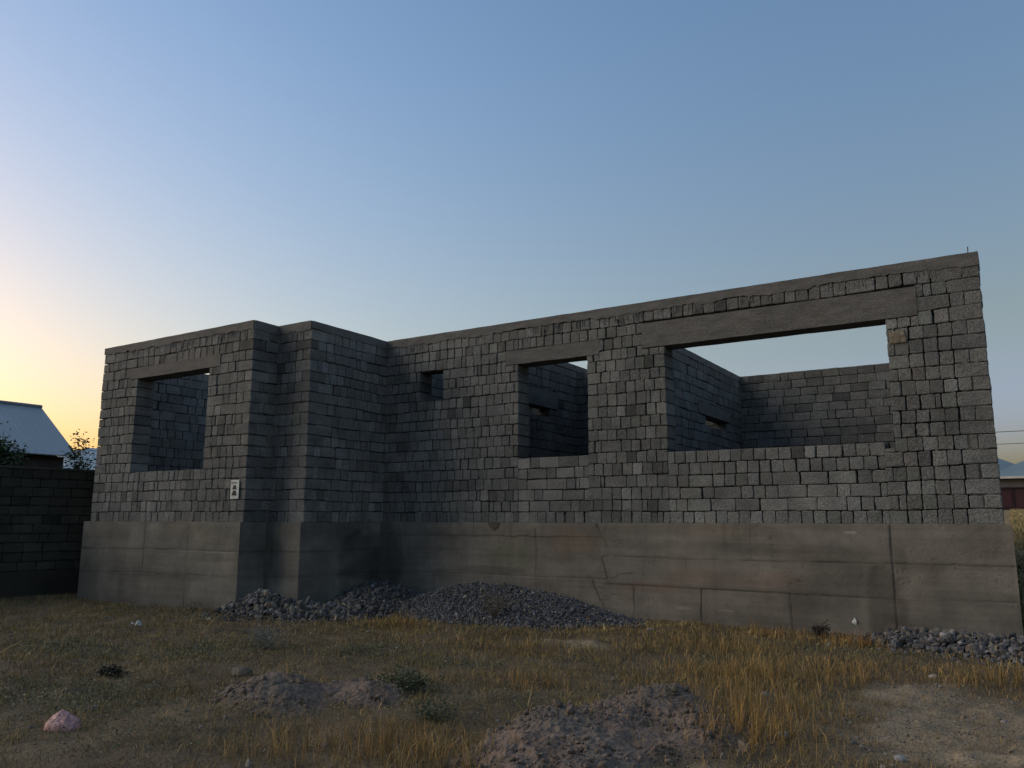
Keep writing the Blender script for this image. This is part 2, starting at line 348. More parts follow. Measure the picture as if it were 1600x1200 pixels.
# concrete beams, lintels
def rough_box(mb, a, b, drip=0., seed=0, amp=.007, step=.05, col=(1, 1, 1)):
    """box with grid faces, slightly uneven, lower edge running down over the blocks on its front"""
    a = np.array(a, float); b = np.array(b, float); nrm = [(0, 1), (0, 1), (0, 2), (0, 2), (1, 2), (1, 2)]
    n = [max(1, int(round((b[i] - a[i]) / step))) for i in range(3)]
    for fixed in range(3):
        o = [i for i in range(3) if i != fixed]
        u = np.linspace(0, 1, n[o[0]] + 1); v = np.linspace(0, 1, n[o[1]] + 1); Uu, Vv = np.meshgrid(u, v)
        for side in (0, 1):
            P = np.zeros(Uu.shape + (3,)); P[..., o[0]] = a[o[0]] + Uu * (b - a)[o[0]]; P[..., o[1]] = a[o[1]] + Vv * (b - a)[o[1]]; P[..., fixed] = (a, b)[side][fixed]
            x, y, z = P[..., 0], P[..., 1], P[..., 2]
            for c in range(3): P[..., c] += amp * fbm(x * 4 + c * 9, y * 4, z * 6, seed + c, 3)
            if drip:
                s = x + y
                dd = drip * np.clip(fbm(s * 1.1, 0, 0, seed + 7, 6, .7) * 1.6 + .1, -.1, 1) + drip * .35 * vn(s * 17, 0, 0, seed + 8)
                P[..., 2] -= np.clip(dd, -.01, 1) * (1 - (z - a[2]) / (b[2] - a[2])) ** 2
            i = np.arange(Uu.size).reshape(Uu.shape); q = np.stack([i[:-1, :-1], i[:-1, 1:], i[1:, 1:], i[1:, :-1]], -1).reshape(-1, 4)
            cc = np.array(col) * (1 + .1 * fbm(x * .8, y * .8, z * 8, seed + 5)[..., None] + .05 * vn(x * 1.5, y * 1.5, z * 30, seed + 6)[..., None])
            mb.add(P.reshape(-1, 3), q, col=cc.reshape(-1, 3))
mb = MB(); e = .012
rough_box(mb, (XL - e, YB - e, ZBEAM), (X1 - .02, YB + T, ZT), .055, 1)
rough_box(mb, (X1 - T, YB + .01, ZBEAM), (X1 + e, YC + T, ZT - .004), .04, 2)
rough_box(mb, (X1 + .005, YC - e, ZBEAM), (X2 - .02, YC + T, ZT - .002), .05, 3)
rough_box(mb, (X2 - T, YC + .01, ZBEAM), (X2 + e, YK - T, ZT - .005), .03, 4)
rough_box(mb, (X2 + .005, YA - e, ZBEAM), (XR + e, YA + T, ZT), .045, 5)
rough_box(mb, (XR - T - .29, YA + T + .003, ZBEAM), (XR - .29, YK - T - .01, ZT - .003), .03, 6)
rough_box(mb, (-5.95, YA + T + .003, ZBEAM), (-5.65 + .01, YK - T, ZT - .006), .02, 7)
rough_box(mb, (-8.75, YA + T + .003, ZBEAM), (-8.45 + .01, YK - T, ZT - .007), .02, 8)
# cement that ran down over the top course
dr = np.random.default_rng(55)
def drip_run(O, U, N, L, n):
    O = np.array(O, float); U = np.array(U, float); N = np.array(N, float); cl = dr.uniform(.1, L - .1, max(3, n // 9))
    for i in range(n):
        c = np.clip(dr.choice(cl) + dr.normal(0, .13), .05, L - .05); w = dr.uniform(.006, .02); ln = dr.uniform(.05, .2); m = 8; t = np.linspace(0, 1, m); ww = w * (1 - .55 * t + .25 * np.sin(t * 9 + i)); ww[-1] = .002
        cx = c + .006 * np.sin(t * 6 + i); z = ZBEAM + .03 - ln * t; P = []
        for k, dd in ((-1, .0), (-.4, 1), (.4, 1), (1, 0)): P.append(O + np.multiply.outer(cx + k * ww, U) + np.multiply.outer(z, (0, 0, 1)) + np.multiply.outer(np.where(t > .92, .1, 1) * dd * (.008 + .004 * math.sin(i)) - .002, N))
        P = np.stack(P, 1).reshape(-1, 3); j = np.arange(m - 1); Q = np.concatenate([np.stack([j * 4 + k, j * 4 + k + 1, (j + 1) * 4 + k + 1, (j + 1) * 4 + k], -1) for k in range(3)])
        mb.add(P, Q, col=(1.12, 1.11, 1.1))
drip_run((X2, YA, 0), (1, 0, 0), (0, -1, 0), XR - X2, 210); drip_run((XL, YB, 0), (1, 0, 0), (0, -1, 0), X1 - XL, 130); drip_run((X1, YC, 0), (1, 0, 0), (0, -1, 0), X2 - X1, 14)
mb.build('bond_beam', M_beam, house, True)
for i, (x0, x1, z0, z1, y) in enumerate([(*LBIG, YA), (*LMID, YA), (*LB, YB)]):
    mb = MB(); rough_box(mb, (x0, y - .006, z0), (x1, y + T - .01, z1), 0, 20 + i, .006, .05, (.97, .96, .95)); mb.build('lintel', M_beam, house, True)
for i, (x, y0, y1, z0, z1) in enumerate([(-5.65, 16.4, 18.65, 3.8, 4.07), (-8.45, 13.25, 15.25, 3.92, 4.29)]):
    mb = MB(); rough_box(mb, (x - .31, y0, z0), (x + .015, y1, z1), 0, 30 + i, .006, .05, (.8, .8, .8)); mb.build('lintel', M_beam, house, True)
mb = MB(); mb.tube([(XR - .105, YA + .05, ZT - .03), (XR - .1, YA + .052, ZT + .1)], .007, 6, (.5, .35, .25)); mb.build('rebar', M_wood, house)
mb = MB(); mb.box((XL + T, YB + T, 1.2), (X1 - .1, YK - T, 1.44)); mb.box((X1 - .09, YC + T, 1.2), (X2 - .1, YK - T, 1.43)); mb.box((X2 - .09, YA + T, 1.2), (XR - T, YK - T, 1.44)); mb.build('floor', M_soil, house)
# a bare clay patch on the jamb block and mortar blobs
mb = MB()
gx, gz = np.meshgrid(np.linspace(-1.335, -1.12, 22), np.linspace(3.93, 4.12, 20))
dd = .014 + .012 * fbm(gx * 20, gz * 20, 0, 55); dd = np.where((gx < -1.33) | (gx > -1.125) | (gz < 3.935) | (gz > 4.11), -.02, dd)
gxx = gx + .03 * fbm(gz * 9, 0, 0, 56) * (gx > -1.3); P = np.stack([gxx, YA - dd, gz], -1).reshape(-1, 3); i = np.arange(gx.size).reshape(gx.shape)
mb.add(P, np.stack([i[:-1, :-1], i[:-1, 1:], i[1:, 1:], i[1:, :-1]], -1).reshape(-1, 4), col=(1.55, 1.32, 1.05)); mb.build('clay_patch', M_beam, house, True)

# foundation
def seg_dist(s, z, pts):
    d = np.full(s.shape, 9.)
    for (x0, z0), (x1, z1) in zip(pts[:-1], pts[1:]):
        dx, dz = x1 - x0, z1 - z0; t = np.clip(((s - x0) * dx + (z - z0) * dz) / (dx * dx + dz * dz), 0, 1)
        d = np.minimum(d, np.hypot(s - x0 - t * dx, z - z0 - t * dz))
    return d
found = MB()
def found_face(O, U, N, L, lines, cells=None, stains=(), seed=0, step=.0125, tintf=None, z1=1.475, z0=-.25):
    O = np.array(O, float); U = np.array(U, float); N = np.array(N, float)
    s = np.linspace(0, L, int(L / step) + 1); z = np.linspace(z0, z1, int((z1 - z0) / step) + 1); S, Zz = np.meshgrid(s, z)
    X = O[1] + S if abs(U[1]) > .5 else O[0] + S * U[0]
    wx = X + .012 * fbm(Zz * 6, X * 2, 0, seed + 1); wz = Zz + .008 * fbm(X * 4, 0, 0, seed + 2, 3)
    h = .004 * fbm(X * 1.3, Zz * 3, 0, seed + 3, 4) + .0012 * fbm(X * 20, Zz * 20, 0, seed + 4, 3); t = 1 + .17 * fbm(X * 1.0, Zz * 2.2, 0, seed + 5, 6) + .09 * fbm(X * 14, Zz * 2.2, 0, seed + 15, 4) + .10 * fbm(X * 7, Zz * 7, 0, seed + 16, 5)
    col = np.ones(S.shape + (3,))
    if cells is not None:
        ci = cells(wx, wz); h = h + (h3(ci, ci * 0, ci * 0, seed) - .5) * .012; t = t * (1 + (h3(ci, ci * 0 + 1, ci * 0, seed) - .5) * .12)
    for pts, wdt, dep, dark in lines:
        d = seg_dist(wx, wz, pts); brk = np.clip(.75 + .9 * fbm(X * 2.5, Zz * 2.5, 0, seed + 6, 3), 0, 1.2)
        g = np.exp(-(d / wdt) ** 2) * brk; h = h - dep * g; t = t * (1 - dark * g)
        t = t * (1 - .10 * np.exp(-(d / .05) ** 2) * brk)
    for (cx, cz, rx, rz, k, c3) in stains:
        d = ((X - cx) / rx) ** 2 + ((Zz - cz) / rz) ** 2 + .95 * fbm(X * 3.5, Zz * 3.5, 0, seed + 9, 5); m = sst(1.5, .55, d)[..., None]
        col = col * (1 + m * (np.array(c3) * k - 1))
    if tintf is not None: col = col * tintf(X, Zz)
    rs = np.clip(.5 + fbm(X * .7, Zz * 1.6, 0, seed + 13, 4) * 1.4, 0, 1)[..., None] * .10
    col = col * (1 - rs) + col * np.array([1.15, .98, .86]) * rs
    t = t * (1 + .07 * vn(X * .35, Zz * 24, 0, seed + 21) + .05 * vn(X * 1.5, Zz * 55, 0, seed + 22))      # board marks
    dr = np.clip(vn(X * 8, Zz * .5, 0, seed + 23) - .35, 0, 1) * sst(.4, 1.45, Zz + .35 * vn(X * 5, 0, 0, seed + 24)); t = t * (1 - .28 * dr)      # run-off streaks below the ledge
    for zl in (.54, .965): t = t * (1 - .11 * np.exp(-((Zz - zl - .03 * vn(X * 2, 0, 0, seed + 25)) / .055) ** 2) * np.clip(.2 + 1.6 * fbm(X * 2.2, zl, 0, seed + 26, 4), 0, 1))
    pit = np.clip(vn(X * 34, Zz * 34, 0, seed + 27) - .62, 0, 1) * np.clip(fbm(X * 1.6, Zz * 3, 0, seed + 28) + .25, 0, 1); h = h - .03 * pit; t = t * (1 - 1.3 * pit)
    ef = sst(.55, .8, fbm(X * 1.3, Zz * 2.6, 0, seed + 29, 5) + .5); t = t * (1 + .16 * ef)
    edge = np.minimum(np.minimum(S, L - S) / .03, 1); h = h * edge
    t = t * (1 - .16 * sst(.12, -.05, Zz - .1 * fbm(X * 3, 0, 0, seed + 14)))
    P = O + np.multiply.outer(S, U) + np.multiply.outer(Zz, (0, 0, 1)) + np.multiply.outer(h, N)
    i = np.arange(S.size).reshape(S.shape); q = np.stack([i[:-1, :-1], i[:-1, 1:], i[1:, 1:], i[1:, :-1]], -1).reshape(-1, 4)
    found.add(P.reshape(-1, 3), q, col=(col * t[..., None]).reshape(-1, 3))
OV = .085; SO = .03
def cellA(x, z):
    r = np.where(x < -5.75, np.where(z > 1.25, 1, np.where(z > .57, 2, 3)), np.where(z > .95, 4, np.where(z > .52, 5, 6))).astype(np.int64)
    c = np.where(r == 1, x > -8.29, np.where(r == 2, x > -7.0, np.where(r == 3, 1 * (x > -9.17) + (x > -7), np.where(r == 4, x > -1.5, np.where(r == 5, x > -1.5, 1 * (x > -5.22) + (x > -4.14) + (x > -2.84) + (x > -1.5))))))
    return (r * 10 + c).astype(np.int64)
gw = .010
linesA = [([(-10.6, 1.24), (-8.29, 1.23), (-6.99, 1.25), (-5.6, 1.24)], gw, .004, .3), ([(-10.6, .55), (-9, .58), (-7.6, .585), (-5.7, .59)], gw, .006, .4),
    ([(-5.87, 1.5), (-5.76, 1.27), (-5.60, .98), (-5.77, .93), (-5.67, .61)], .013, .016, .6), ([(-5.93, .55), (-5.82, .29), (-5.70, .12), (-5.66, -.1)], .012, .016, .6),
    ([(-5.66, .955), (-4.48, .94), (-3.1, .94), (-1.53, .955), (-.1, .96)], .012, .009, .34), ([(-5.66, .53), (-4.5, .515), (-2.8, .5), (-1.5, .5), (-.1, .53)], gw, .006, .38),
    ([(-8.29, 1.5), (-8.29, 1.23)], gw, .004, .25), ([(-7.0, 1.38), (-7.0, .2)], .011, .012, .6), ([(-9.16, .57), (-9.16, .1)], .008, .004, .3), ([(-7.92, .58), (-7.91, .36)], gw, .008, .5),
    ([(-5.22, .49), (-5.22, .0)], gw, .01, .55), ([(-4.13, .5), (-4.15, -.1)], gw, .01, .55), ([(-2.84, .5), (-2.84, -.1)], .011, .012, .6),
    ([(-1.5, 1.5), (-1.5, -.1)], .012, .014, .65), ([(-3.36, 1.5), (-3.37, .97)], .008, .003, .25), ([(-4.36, .94), (-4.36, .8)], .007, .004, .3),
    ([(-5.6, .6), (-5.45, .68), (-5.25, .70)], .009, .006, .5), ([(-6.02, .64), (-5.97, .5), (-5.9, .44)], .006, .005, .45)]
stA = [(-1.60, .42, .27, .52, .66, (1, 1, 1)), (-1.38, .9, .09, .30, .86, (1, 1, 1)), (-1.52, .10, .13, .09, 1.3, (1.05, 1, .95)), (-3.6, .66, 1.1, .14, 1., (1.05, .98, .96)), (-5.0, .5, .5, .07, .95, (1.1, .97, .92)),
       (-3.9, 1.38, .4, .09, 1.03, (1.07, 1.02, .97)), (-4.1, 1.1, 1.3, .1, .86, (1, 1, 1)), (-2.6, 1.07, .9, .08, .88, (1, 1, 1)), (-4.43, .22, .12, .02, 1.45, (1, 1, 1)), (-3.78, .22, .14, .018, 1.35, (1, 1, 1)),
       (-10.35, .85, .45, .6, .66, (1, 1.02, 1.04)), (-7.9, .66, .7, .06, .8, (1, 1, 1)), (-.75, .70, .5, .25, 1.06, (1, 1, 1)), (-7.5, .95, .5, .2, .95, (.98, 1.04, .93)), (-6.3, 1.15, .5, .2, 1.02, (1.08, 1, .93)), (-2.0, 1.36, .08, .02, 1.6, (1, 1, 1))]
tA = lambda x, z: np.array([1.02, .985, .95])
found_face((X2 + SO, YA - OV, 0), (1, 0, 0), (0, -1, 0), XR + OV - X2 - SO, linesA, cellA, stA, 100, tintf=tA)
def cellB(x, z):
    return (np.where(z > .96, 10 + (x > -14.04) + (x > -12.76), np.where(z > .53, 20 + (x > -14.04) + (x > -12.75), 30 + (x > -14.7) + (x > -12.74)))).astype(np.int64)
linesB = [([(-16.3, .95), (-13.98, .97), (-11.3, .98)], .010, .005, .4), ([(-16.3, .5), (-14.1, .54), (-12.7, .55), (-11.3, .55)], .009, .004, .3), ([(-14.04, 1.5), (-14.04, .56)], .010, .01, .55),
    ([(-12.76, 1.5), (-12.73, -.2)], .010, .010, .55), ([(-14.71, .5), (-14.68, -.2)], .008, .004, .3)]
stB = [(-12.1, .86, .7, .08, .84, (1, 1, 1)), (-13.4, .48, 1.3, .06, .86, (1, 1, 1)), (-15.2, .35, .35, .3, 1.05, (1, 1, 1)), (-15.2, 1.25, .8, .15, .93, (1.02, 1, .97)), (-12.3, 1.25, .5, .08, 1.06, (1.03, 1, .95)), (-15.0, .7, .25, .25, .92, (1, 1, 1))]
tB = lambda x, z: np.array([.97, .985, .975])
found_face((XL - OV, YB - OV, 0), (1, 0, 0), (0, -1, 0), X1 + SO - XL + OV, linesB, cellB, stB, 200, tintf=tB)
hl = [([(0, .97), (30, .97)], .010, .004, .35), ([(0, .55), (30, .55)], .009, .004, .3)]
found_face((X1 + SO, YB - OV, 0), (0, 1, 0), (1, 0, 0), YC - YB, hl, None, [(9.6, .9, .25, .4, .85, (1, 1, 1))], 300, tintf=tB)
found_face((X1 + SO, YC - OV, 0), (1, 0, 0), (0, -1, 0), X2 - X1, [([(-12, .97), (-10, .97)], .010, .004, .35), ([(-12, .55), (-10, .55)], .009, .004, .3)], None, [(-11.0, .75, .2, .35, .8, (1, 1, 1)), (-11.35, .8, .18, .9, .75, (1, 1, 1))], 400, tintf=tB)
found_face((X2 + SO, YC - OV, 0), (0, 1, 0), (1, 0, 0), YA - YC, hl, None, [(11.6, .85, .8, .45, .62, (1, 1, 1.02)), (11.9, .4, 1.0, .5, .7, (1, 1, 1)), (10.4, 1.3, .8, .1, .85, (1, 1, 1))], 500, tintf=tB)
found_face((XR + OV, YA - OV, 0), (-.035, .99939, 0), (.99939, .035, 0), YK + .2 - YA, [], None, (), 600, .03)
found_face((XL - OV, YK + .1, 0), (0, -1, 0), (-1, 0, 0), YK + .1 - YB + OV, hl, None, (), 700, .03)
def core(x0, y0, x1, y1, top=1.475):   # solid body behind the faces, with the ledge on top
    rough_box(found, (x0 + .011, y0 + .011, -.3), (x1 - .011, y1, top - .002), 0, 801, .0015, .12)
core(XL - OV, YB - OV, X1 + SO, YK)
core(X1 - .1, YC - OV, X2 + SO, YK + .01)
core(X2 - .1, YA - OV, XR + OV - .32, YK + .1); core(XR + OV - .5, YA - OV, XR + OV - .05, YA + .6)
# slim cement fillets that cap the ledge edge
for a, b in [((XL - OV, YB - OV), (X1 + SO, YB)), ((X1 + SO - .03, YC - OV), (X2 + SO, YC)), ((X2 + SO - .03, YA - OV), (XR + OV, YA))]:
    rough_box(found, (a[0] + .002, a[1] + .002, 1.46), (b[0] - .002, b[1] + .05, 1.481), 0, 811, .004, .05, (1.08, 1.07, 1.05))
found.build('foundation', M_conc, house, True)

# ------------------------------------------------------------------ small notice board on the left wall
M_white = material('notice_white', (.5, .5, .46), .6, .06, 4, 50, .04, 0, attr=True)
sx, sz = -11.615, 2.045
sign = empty('notice_board', (sx, YB - .03, sz - .165), 'small white notice with two black trapezoid shapes hung near the wall corner', 'notice')
mb = MB(); mb.box((sx - .108, YB - .034, sz - .165), (sx + .108, YB - .026, sz + .165), (1, 1, 1)); mb.build('board', M_white, sign)
def plate(name, pts, col, par, y=YB - .037, th=.003):
    mb = MB(); n = len(pts); V = [(x, y, z) for x, z in pts] + [(x, y + th, z) for x, z in pts]
    if n == 4: mb.add(V, [(0, 1, 2, 3), (7, 6, 5, 4)] + [(i, i + 4, (i + 1) % 4 + 4, (i + 1) % 4) for i in range(4)], col=col)
    return mb.build(name, M_white, par)
for cz, w0, w1, hh in ((sz + .035, .062, .032, .038), (sz - .065, .075, .042, .043)):
    plate('symbol', [(sx - w0, cz - hh), (sx + w0 * .85, cz - hh), (sx + w1 * .8, cz + hh), (sx - w1 * .8, cz + hh)], (.03, .03, .035), sign)
mb = MB()
for a in range(14):
    t0, t1 = -1.2 + a * .17, -1.2 + (a + 1) * .17; c0, c1 = (sx - .068, sz + .112), 0
    p = [(c0[0] + r_ * math.cos(t), YB - .0365, c0[1] + r_ * 1.1 * math.sin(t)) for r_, t in ((.014, t0), (.024, t0), (.024, t1), (.014, t1))]
    mb.add(p, [(0, 1, 2, 3)], col=(.45, .05, .06))
mb.box((sx - .086, YB - .037, sz + .088), (sx - .076, YB - .0345, sz + .136), (.45, .05, .06)); mb.build('emblem', M_white, sign)
mb = MB(); x = sx - .036
for w in (.014, .010, .016, .012, .015): mb.box((x, YB - .037, sz + .104), (x + w, YB - .0345, sz + .122), (.12, .1, .1)); x += w + .004
mb.build('lettering', M_white, sign); mb = MB()
x = sx - .06
for w in (.02, .03, .014, .026): mb.box((x, YB - .037, sz - .135), (x + w, YB - .0345, sz - .131), (.4, .4, .4)); x += w + .004
mb.build('small_print', M_white, sign)
mb = MB(); mb.tube([(sx, YB - .03, sz + .165), (sx + .004, YB - .036, sz + .19), (sx, YB + .0, sz + .2)], .004, 6, (.1, .1, .1)); mb.tube([(sx, YB - .04, sz + .195), (sx, YB + .01, sz + .2)], .009, 6, (.06, .06, .06)); mb.build('hook', M_wood, sign)

# ------------------------------------------------------------------ rocks
ICO = None
def ico():
    t = (1 + 5 ** .5) / 2; v = np.array([(-1, t, 0), (1, t, 0), (-1, -t, 0), (1, -t, 0), (0, -1, t), (0, 1, t), (0, -1, -t), (0, 1, -t), (t, 0, -1), (t, 0, 1), (-t, 0, -1), (-t, 0, 1)]) / math.hypot(1, t)
    f = np.array([(0, 11, 5), (0, 5, 1), (0, 1, 7), (0, 7, 10), (0, 10, 11), (1, 5, 9), (5, 11, 4), (11, 10, 2), (10, 7, 6), (7, 1, 8), (3, 9, 4), (3, 4, 2), (3, 2, 6), (3, 6, 8), (3, 8, 9), (4, 9, 5), (2, 4, 11), (6, 2, 10), (8, 6, 7), (9, 8, 1)])
    return v, f
def rocks(mb, P, size, seed=0, tone=.2, base=(1, 1, 1), flat=.75, jit=.28, brown=0.):
    v, f = ico(); n = len(P); r = np.random.default_rng(seed)
    A = v[None] * (1 + r.uniform(-jit, jit, (n, 12, 1))) * np.stack([r.uniform(.75, 1.3, n), r.uniform(.6, 1.0, n), r.uniform(.45, 1, n) * flat], -1)[:, None, :]
    q = r.normal(size=(n, 4)); q /= np.linalg.norm(q, axis=1)[:, None]; w, x, y, z = q.T
    Rm = np.stack([1 - 2 * (y * y + z * z), 2 * (x * y - z * w), 2 * (x * z + y * w), 2 * (x * y + z * w), 1 - 2 * (x * x + z * z), 2 * (y * z - x * w), 2 * (x * z - y * w), 2 * (y * z + x * w), 1 - 2 * (x * x + y * y)], -1).reshape(n, 3, 3)
    A = np.einsum('nij,nkj->nki', Rm, A) * np.broadcast_to(size, n)[:, None, None] * .5 + np.asarray(P)[:, None, :]
    br = (r.uniform(size=n) < brown)[:, None]; c = np.maximum(.3, r.lognormal(0, tone, n))[:, None] * (np.array(base) * ~br + np.array((1.45, 1.2, .9)) * br) * (1 + r.normal(0, .03, (n, 3))); c = np.clip(c, .15, 3)
    mb.add(A.reshape(-1, 3), T=(f[None] + (np.arange(n) * 12)[:, None, None]).reshape(-1, 3), col=np.repeat(c, 12, 0))
def gauss(x, y, L):
    h = 0
    for cx, cy, rx, ry, a in L: h = h + a * np.exp(-((x - cx) / rx) ** 2 - ((y - cy) / ry) ** 2)
    return h
def heap_h(x, y, L, cut=.06): return gauss(x, y, L) * 1.0 - cut
heaps = {
 'fine': (('low wide heap of fine dark gravel against the middle of the foundation', .026), [(-7.5, 11.35, 1.0, .85, .46), (-6.2, 11.35, .75, .75, .27), (-8.6, 11.1, .8, .8, .20), (-7.0, 10.5, 1.5, .7, .08), (-5.0, 11.3, .7, .5, .07)], (-10.2, -4.2, 9.2, 11.85), 30000, (.92, .96, 1.08)),
 'coarse': (('pile of broken grey stones beside the projecting foundation corner', .062), [(-10.85, 9.3, .5, .45, .29), (-10.2, 9.2, .7, .5, .17), (-9.5, 9.5, .6, .5, .12)], (-11.9, -8.8, 8.3, 9.8), 2600, (.86, .86, .88)),
 'corner': (('dark mound of rough gravel in the inner corner of the foundation', .045), [(-10.0, 11.3, .75, .8, .37), (-9.4, 10.6, .8, .9, .2), (-9.3, 10.0, .7, .6, .13)], (-10.45, -8.3, 9.2, 11.85), 6500, (.62, .65, .72)),
 'right': (('thin strip of crushed stone below the right end of the foundation', .05), [(-1.35, 11.45, .5, .4, .15), (-.65, 11.3, .6, .45, .13), (-.1, 11.0, .5, .5, .14), (-.9, 10.9, .4, .3, .06), (.5, 10.9, .5, .6, .12)], (-2.1, 1.2, 10.1, 11.85), 3800, (.95, .97, 1.03))}
def heap_mask(x, y):
    m = 0
    for k, v in heaps.items(): m = np.maximum(m, heap_h(x, y, v[1]))
    return m
for k, ((lab, sz_), L, (x0, x1, y0, y1), n, base) in heaps.items():
    xs_ = np.arange(x0, x1, .04); ys_ = np.arange(y0, y1, .04)
    V, Q = grid_mesh(xs_, ys_, lambda x, y: ground_z(x, y) + np.maximum(heap_h(x, y, L), -.05) + .01 * fbm(x * 12, y * 12, 0, 61) - .012)
    mb = MB(); mb.add(V, Q, col=np.array(base) * .6)
    P = np.stack([rng.uniform(x0, x1, n * 3), rng.uniform(y0, y1, n * 3)], -1); hh = heap_h(P[:, 0], P[:, 1], L)
    hn = hh + .06 * fbm(P[:, 0] * 4, P[:, 1] * 4, 0, 62) - .012 * (rng.uniform(size=len(P)) - .3); P = P[hn > 0][:n]; hh = heap_h(P[:, 0], P[:, 1], L)
    keep = ~((P[:, 0] < X2 + .06) & (P[:, 1] > YC - .1)) & ~((P[:, 0] < X1 + .05) & (P[:, 1] > YB - .12)); P = P[keep]; hh = hh[keep]
    s = sz_ * np.minimum(rng.lognormal(-.08, .45, len(P)), 2.6)
    z = ground_z(P[:, 0], P[:, 1]) + np.maximum(hh, 0) + rng.uniform(-.1, .55, len(P)) * s
    rocks(mb, np.column_stack([P, z]), s, 70 + n, .38, np.array(base) * np.array([1.06, 1.0, .94]), brown=.16)
    # a few stones rolled out onto the grass
    m = 160; t = rng.uniform(0, 1, m); px = rng.uniform(x0 + .3, x1 - .3, m); py = rng.uniform(y0 - .1, y0 + 1.0, m); ok = (heap_h(px, py, L) > -.055); px, py = px[ok], py[ok]
    rocks(mb, np.column_stack([px, py, ground_z(px, py) + .01]), sz_ * rng.uniform(.6, 1.5, len(px)), 90 + n, .24, base)
    prop(mb.build('gravel_heap', M_gravel), lab, 'gravel heap', kind='stuff')

# dirt mounds
M_dirt = material('mound_dirt', (.132, .105, .084), .97, .18, 3, 35, .3, .9, .02)
ML = {'a': ('low hump of dry clods with weeds in the left middle of the yard', [(-5.55, 5.05, .42, .34, .20), (-5.0, 5.55, .45, .36, .17), (-5.9, 4.9, .3, .3, .10), (-5.3, 4.75, .5, .3, .08)], (-6.9, -3.9, 3.9, 6.6)),
      'b': ('broad heap of dry cracked earth at the front of the yard', [(-2.5, 6.25, .48, .42, .25), (-2.85, 5.35, .5, .55, .22), (-2.6, 4.5, .6, .55, .18), (-2.0, 5.6, .4, .6, .09)], (-4.2, -1.1, 3.2, 7.4))}
def mound_mask(x, y): return np.maximum(gauss(x, y, ML['a'][1]) - .08, gauss(x, y, ML['b'][1]) - .06) + .03 * fbm(x * 5, y * 5, 0, 92)
def cellular(x, y, seed):
    xi, yi = np.floor(x).astype(np.int64), np.floor(y).astype(np.int64); d1 = np.full(x.shape, 9.); d2 = d1.copy(); cid = np.zeros(x.shape)
    for a in (-1, 0, 1):
        for b in (-1, 0, 1):
            cx, cy = xi + a, yi + b; px = cx + h3(cx, cy, cx * 0, seed); py = cy + h3(cx, cy, cx * 0 + 1, seed); d = np.hypot(x - px, y - py)
            c = d < d1; d2 = np.where(c, d1, np.minimum(d2, d)); cid = np.where(c, h3(cx, cy, cx * 0 + 2, seed), cid); d1 = np.where(c, d, d1)
    return d1, d2, cid
def mound_z(L, x, y):
    h = gauss(x, y, L); wx = x + .06 * fbm(x * 6, y * 6, 0, 81); wy = y + .06 * fbm(x * 6, y * 6, 0, 82)
    d1, d2, c = cellular(wx * 8, wy * 8, 83); e1, e2, c2 = cellular(wx * 21, wy * 21, 84); big1, big2, cb = cellular(wx * 3.2, wy * 3.2, 85)
    k = sst(.04, .12, h)
    up = k * (.028 * (c - .3) * sst(0, .3, d2 - d1) + .012 * c2 * sst(0, .35, e2 - e1) + .035 * (cb - .5) * sst(0, .2, big2 - big1) + .03 * fbm(x * 7, y * 7, 0, 86) + .022 * fbm(x * 2.5, y * 2.5, 0, 90))
    return h - .06 + up
for k, (lab, L, (x0, x1, y0, y1)) in ML.items():
    xs_ = np.arange(x0, x1, .014); ys_ = np.arange(y0, y1, .014)
    V, Q = grid_mesh(xs_, ys_, lambda x, y: ground_z(x, y) + mound_z(L, x, y))
    mb = MB(); t = 1 + .2 * fbm(V[:, 0] * 2, V[:, 1] * 2, 0, 87); w = sst(-.1, .4, fbm(V[:, 0] * 1.3, V[:, 1] * 1.3, 0, 88))[:, None]
    e = sst(.13, .03, gauss(V[:, 0], V[:, 1], L) + .05 * fbm(V[:, 0] * 4, V[:, 1] * 4, 0, 91))[:, None]; cm = np.array([1.06, .98, .96]) * (1 - w) + np.array([.9, .93, .95]) * w; mb.add(V, Q, col=t[:, None] * (cm * (1 - e) + np.array([.6, .54, .42]) * e))
    n = 1500; P = np.stack([rng.uniform(x0, x1, n * 4), rng.uniform(y0, y1, n * 4)], -1); hh = gauss(P[:, 0], P[:, 1], L); P = P[(hh > .05) & (fbm(P[:, 0] * 3, P[:, 1] * 3, 0, 89) > -.1)][:n]
    s = .022 * rng.lognormal(0, .5, len(P)); s = np.minimum(s, .10)
    rocks(mb, np.column_stack([P, ground_z(P[:, 0], P[:, 1]) + mound_z(L, P[:, 0], P[:, 1]) + s * .2]), s, 95, .12, (1.05, 1, .98), .9, .22)
    prop(mb.build('dirt_mound', M_dirt, None, False), lab, 'dirt mound')

